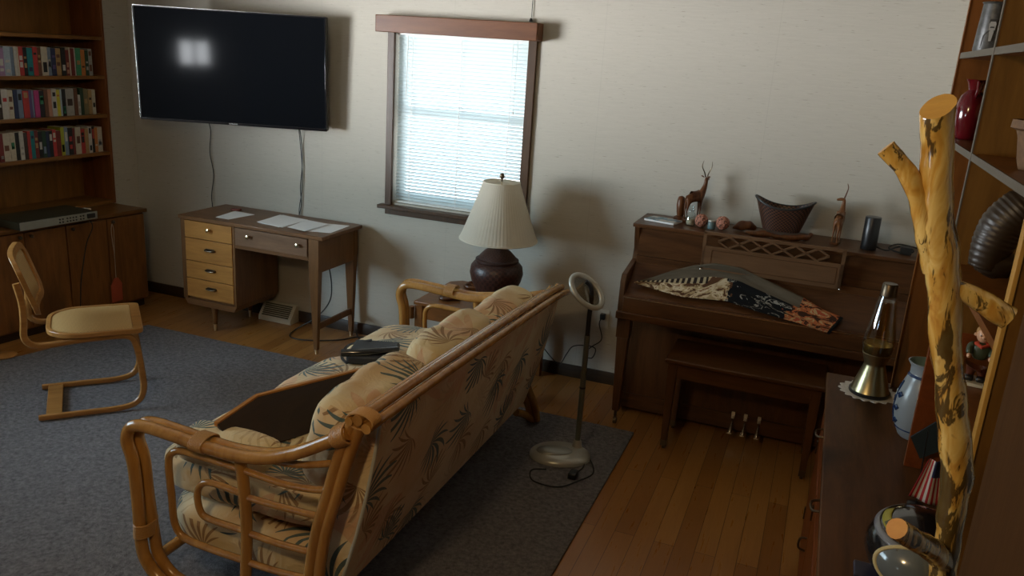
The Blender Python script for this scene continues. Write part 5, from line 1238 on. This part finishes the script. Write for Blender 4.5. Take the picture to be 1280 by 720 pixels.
# slanted saw cut at the top
def cut_end(mb, co, no):
    bm = mb.bm; geo = bm.verts[:] + bm.edges[:] + bm.faces[:]
    r_ = bmesh.ops.bisect_plane(bm, geom=geo, plane_co=co, plane_no=no, clear_outer=True)
    ce = [g for g in r_['geom_cut'] if isinstance(g, bmesh.types.BMEdge)]
    f_ = bmesh.ops.holes_fill(bm, edges=ce)
    for f in f_['faces']: f.material_index = 1
cut_end(mb, (.142, 1.4, 1.860), (-.45, -.62, 1))
C_(mb, 'trunk', ['tree', 'cut'], angle=50)
def stub(pts, rs, name='branch_stub', cut='cut2', seed=0):
    mb = MB(); pts = [Vector(p) for p in pts]; mb.tube(pts, rs, 14, sub=5, cap=False); mb.displace(.0025, 45, seed)
    be_ = [e for e in mb.bm.edges if e.is_boundary and (e.verts[0].co - pts[-1]).length < .06]
    r_ = bmesh.ops.holes_fill(mb.bm, edges=be_)
    for f in r_.get('faces', []): f.material_index = 1
    return C_(mb, name, ['tree', cut], angle=50)
stub([(.182, 1.400, 1.610), (.166, 1.397, 1.660), (.148, 1.395, 1.705), (.130, 1.395, 1.742), (.108, 1.395, 1.768), (.081, 1.395, 1.793)], [.016, .019, .0165, .0155, .0145, .0145], cut='cut', seed=4)
stub([(.212, 1.40, 1.590), (.245, 1.40, 1.579), (.272, 1.40, 1.566), (.298, 1.40, 1.553)], [.0155, .0165, .0185, .0185], seed=7)
stub([(.290, 1.40, 1.12), (.262, 1.36, 1.157), (.228, 1.31, 1.193), (.190, 1.27, 1.228)], [.021, .0205, .0185, .0175], seed=9)
C_(MB().lathe([(.001, 0), (.15, 0), (.15, .02), (.05, .035), (.001, .035)], (.44, 1.36, 0), 32), 'foot', 'tree')

# bits at the left edge
tag(MB().tube([(-2.60, 1.25, .39), (-2.58, 1.32, .40), (-2.575, 1.36, .37), (-2.58, 1.37, .20), (-2.58, 1.37, .02)], .018, 12, sub=4).build('chair_arm_end', 'bent'), 'bent wooden leg at the lower left corner of the picture', 'furniture leg')
tag(MB().lathe([(.001, 0), (.055, 0), (.06, .006), (.05, .014), (.001, .016)], (-4.25, 3.115, .016), 24).build('round_wood_foot', 'bent'), 'round tan wooden foot on the floor at the left edge by the cabinet', 'furniture foot')

# ------------------------------------------------------------------ light
w = bpy.data.worlds.new('daylight'); sc.world = w; w.use_nodes = True; nt = w.node_tree
for n in list(nt.nodes): nt.nodes.remove(n)
t = NT(nt); tc = t.n('ShaderNodeTexCoord'); s = t.n('ShaderNodeSeparateXYZ'); t.l(tc.outputs['Generated'], s.inputs[0])
f = t.math('MULTIPLY_ADD', s.outputs[2], .5, .5)
c = t.ramp(f, [(0, (.60, .60, .58)), (.40, (1.0, 1.0, 1.0)), (.485, (1.0, 1.0, 1.0)), (.505, (.22, .28, .30)), (.60, (.24, .31, .35)), (1, (.26, .35, .43))])
# brightness lobe added to the sky, left and behind the camera, to light the room
sw = t.math('ADD', t.math('MULTIPLY', s.outputs[0], -.65), t.math('MULTIPLY', s.outputs[1], -.75))
west = t.math('POWER', t.math('MAXIMUM', sw, 0), 4)
st_w = t.math('MULTIPLY_ADD', west, 104, 6.2)
bgd = t.n('ShaderNodeBackground'); t.l(st_w, bgd.inputs['Strength']); t.l(c, bgd.inputs[0])
o = t.n('ShaderNodeOutputWorld'); t.l(bgd.outputs[0], o.inputs[0])
def area(name, loc, direction, sx, sy, power=0, col=(1, 1, 1), portal=False):
    l = bpy.data.lights.new(name, 'AREA'); l.shape = 'RECTANGLE'; l.size = sx; l.size_y = sy; l.energy = power; l.color = col
    if portal: l.cycles.is_portal = True
    ob = bpy.data.objects.new(name, l); COL.objects.link(ob); ob.location = loc; ob.rotation_euler = Vector(direction).to_track_quat('-Z', 'Y').to_euler(); return ob
area('window_portal', (XL - .13, (LW[0] + LW[1]) / 2, (LW[2] + LW[3]) / 2), (1, 0, 0), LW[1] - LW[0], LW[3] - LW[2], portal=True).data.size = LW[1] - LW[0]
area('window_portal', ((WX0 + WX1) / 2, YB + .13, (WZ0 + WZ1) / 2), (0, -1, 0), WX1 - WX0, WZ1 - WZ0, portal=True)
area('window_portal', ((RW[0] + RW[1]) / 2, YR - .13, (RW[2] + RW[3]) / 2), (0, 1, 0), RW[1] - RW[0], RW[3] - RW[2], portal=True)
l = bpy.data.lights.new('ceiling_lamp', 'POINT'); l.energy = 38; l.color = (1, .72, .38); l.shadow_soft_size = .09
ob = bpy.data.objects.new('ceiling_lamp', l); COL.objects.link(ob); ob.location = (-1.0, .30, 2.28)

sc.view_settings.view_transform = 'Standard'; sc.view_settings.look = 'None'; sc.view_settings.gamma = 1; sc.view_settings.use_curve_mapping = False
sc.view_settings.exposure = 0
sc.cycles.max_bounces = 8; sc.cycles.transparent_max_bounces = 16; sc.cycles.sample_clamp_indirect = 6; sc.cycles.caustics_reflective = False; sc.cycles.caustics_refractive = False
try: sc.cycles.use_denoising = True
except Exception: pass
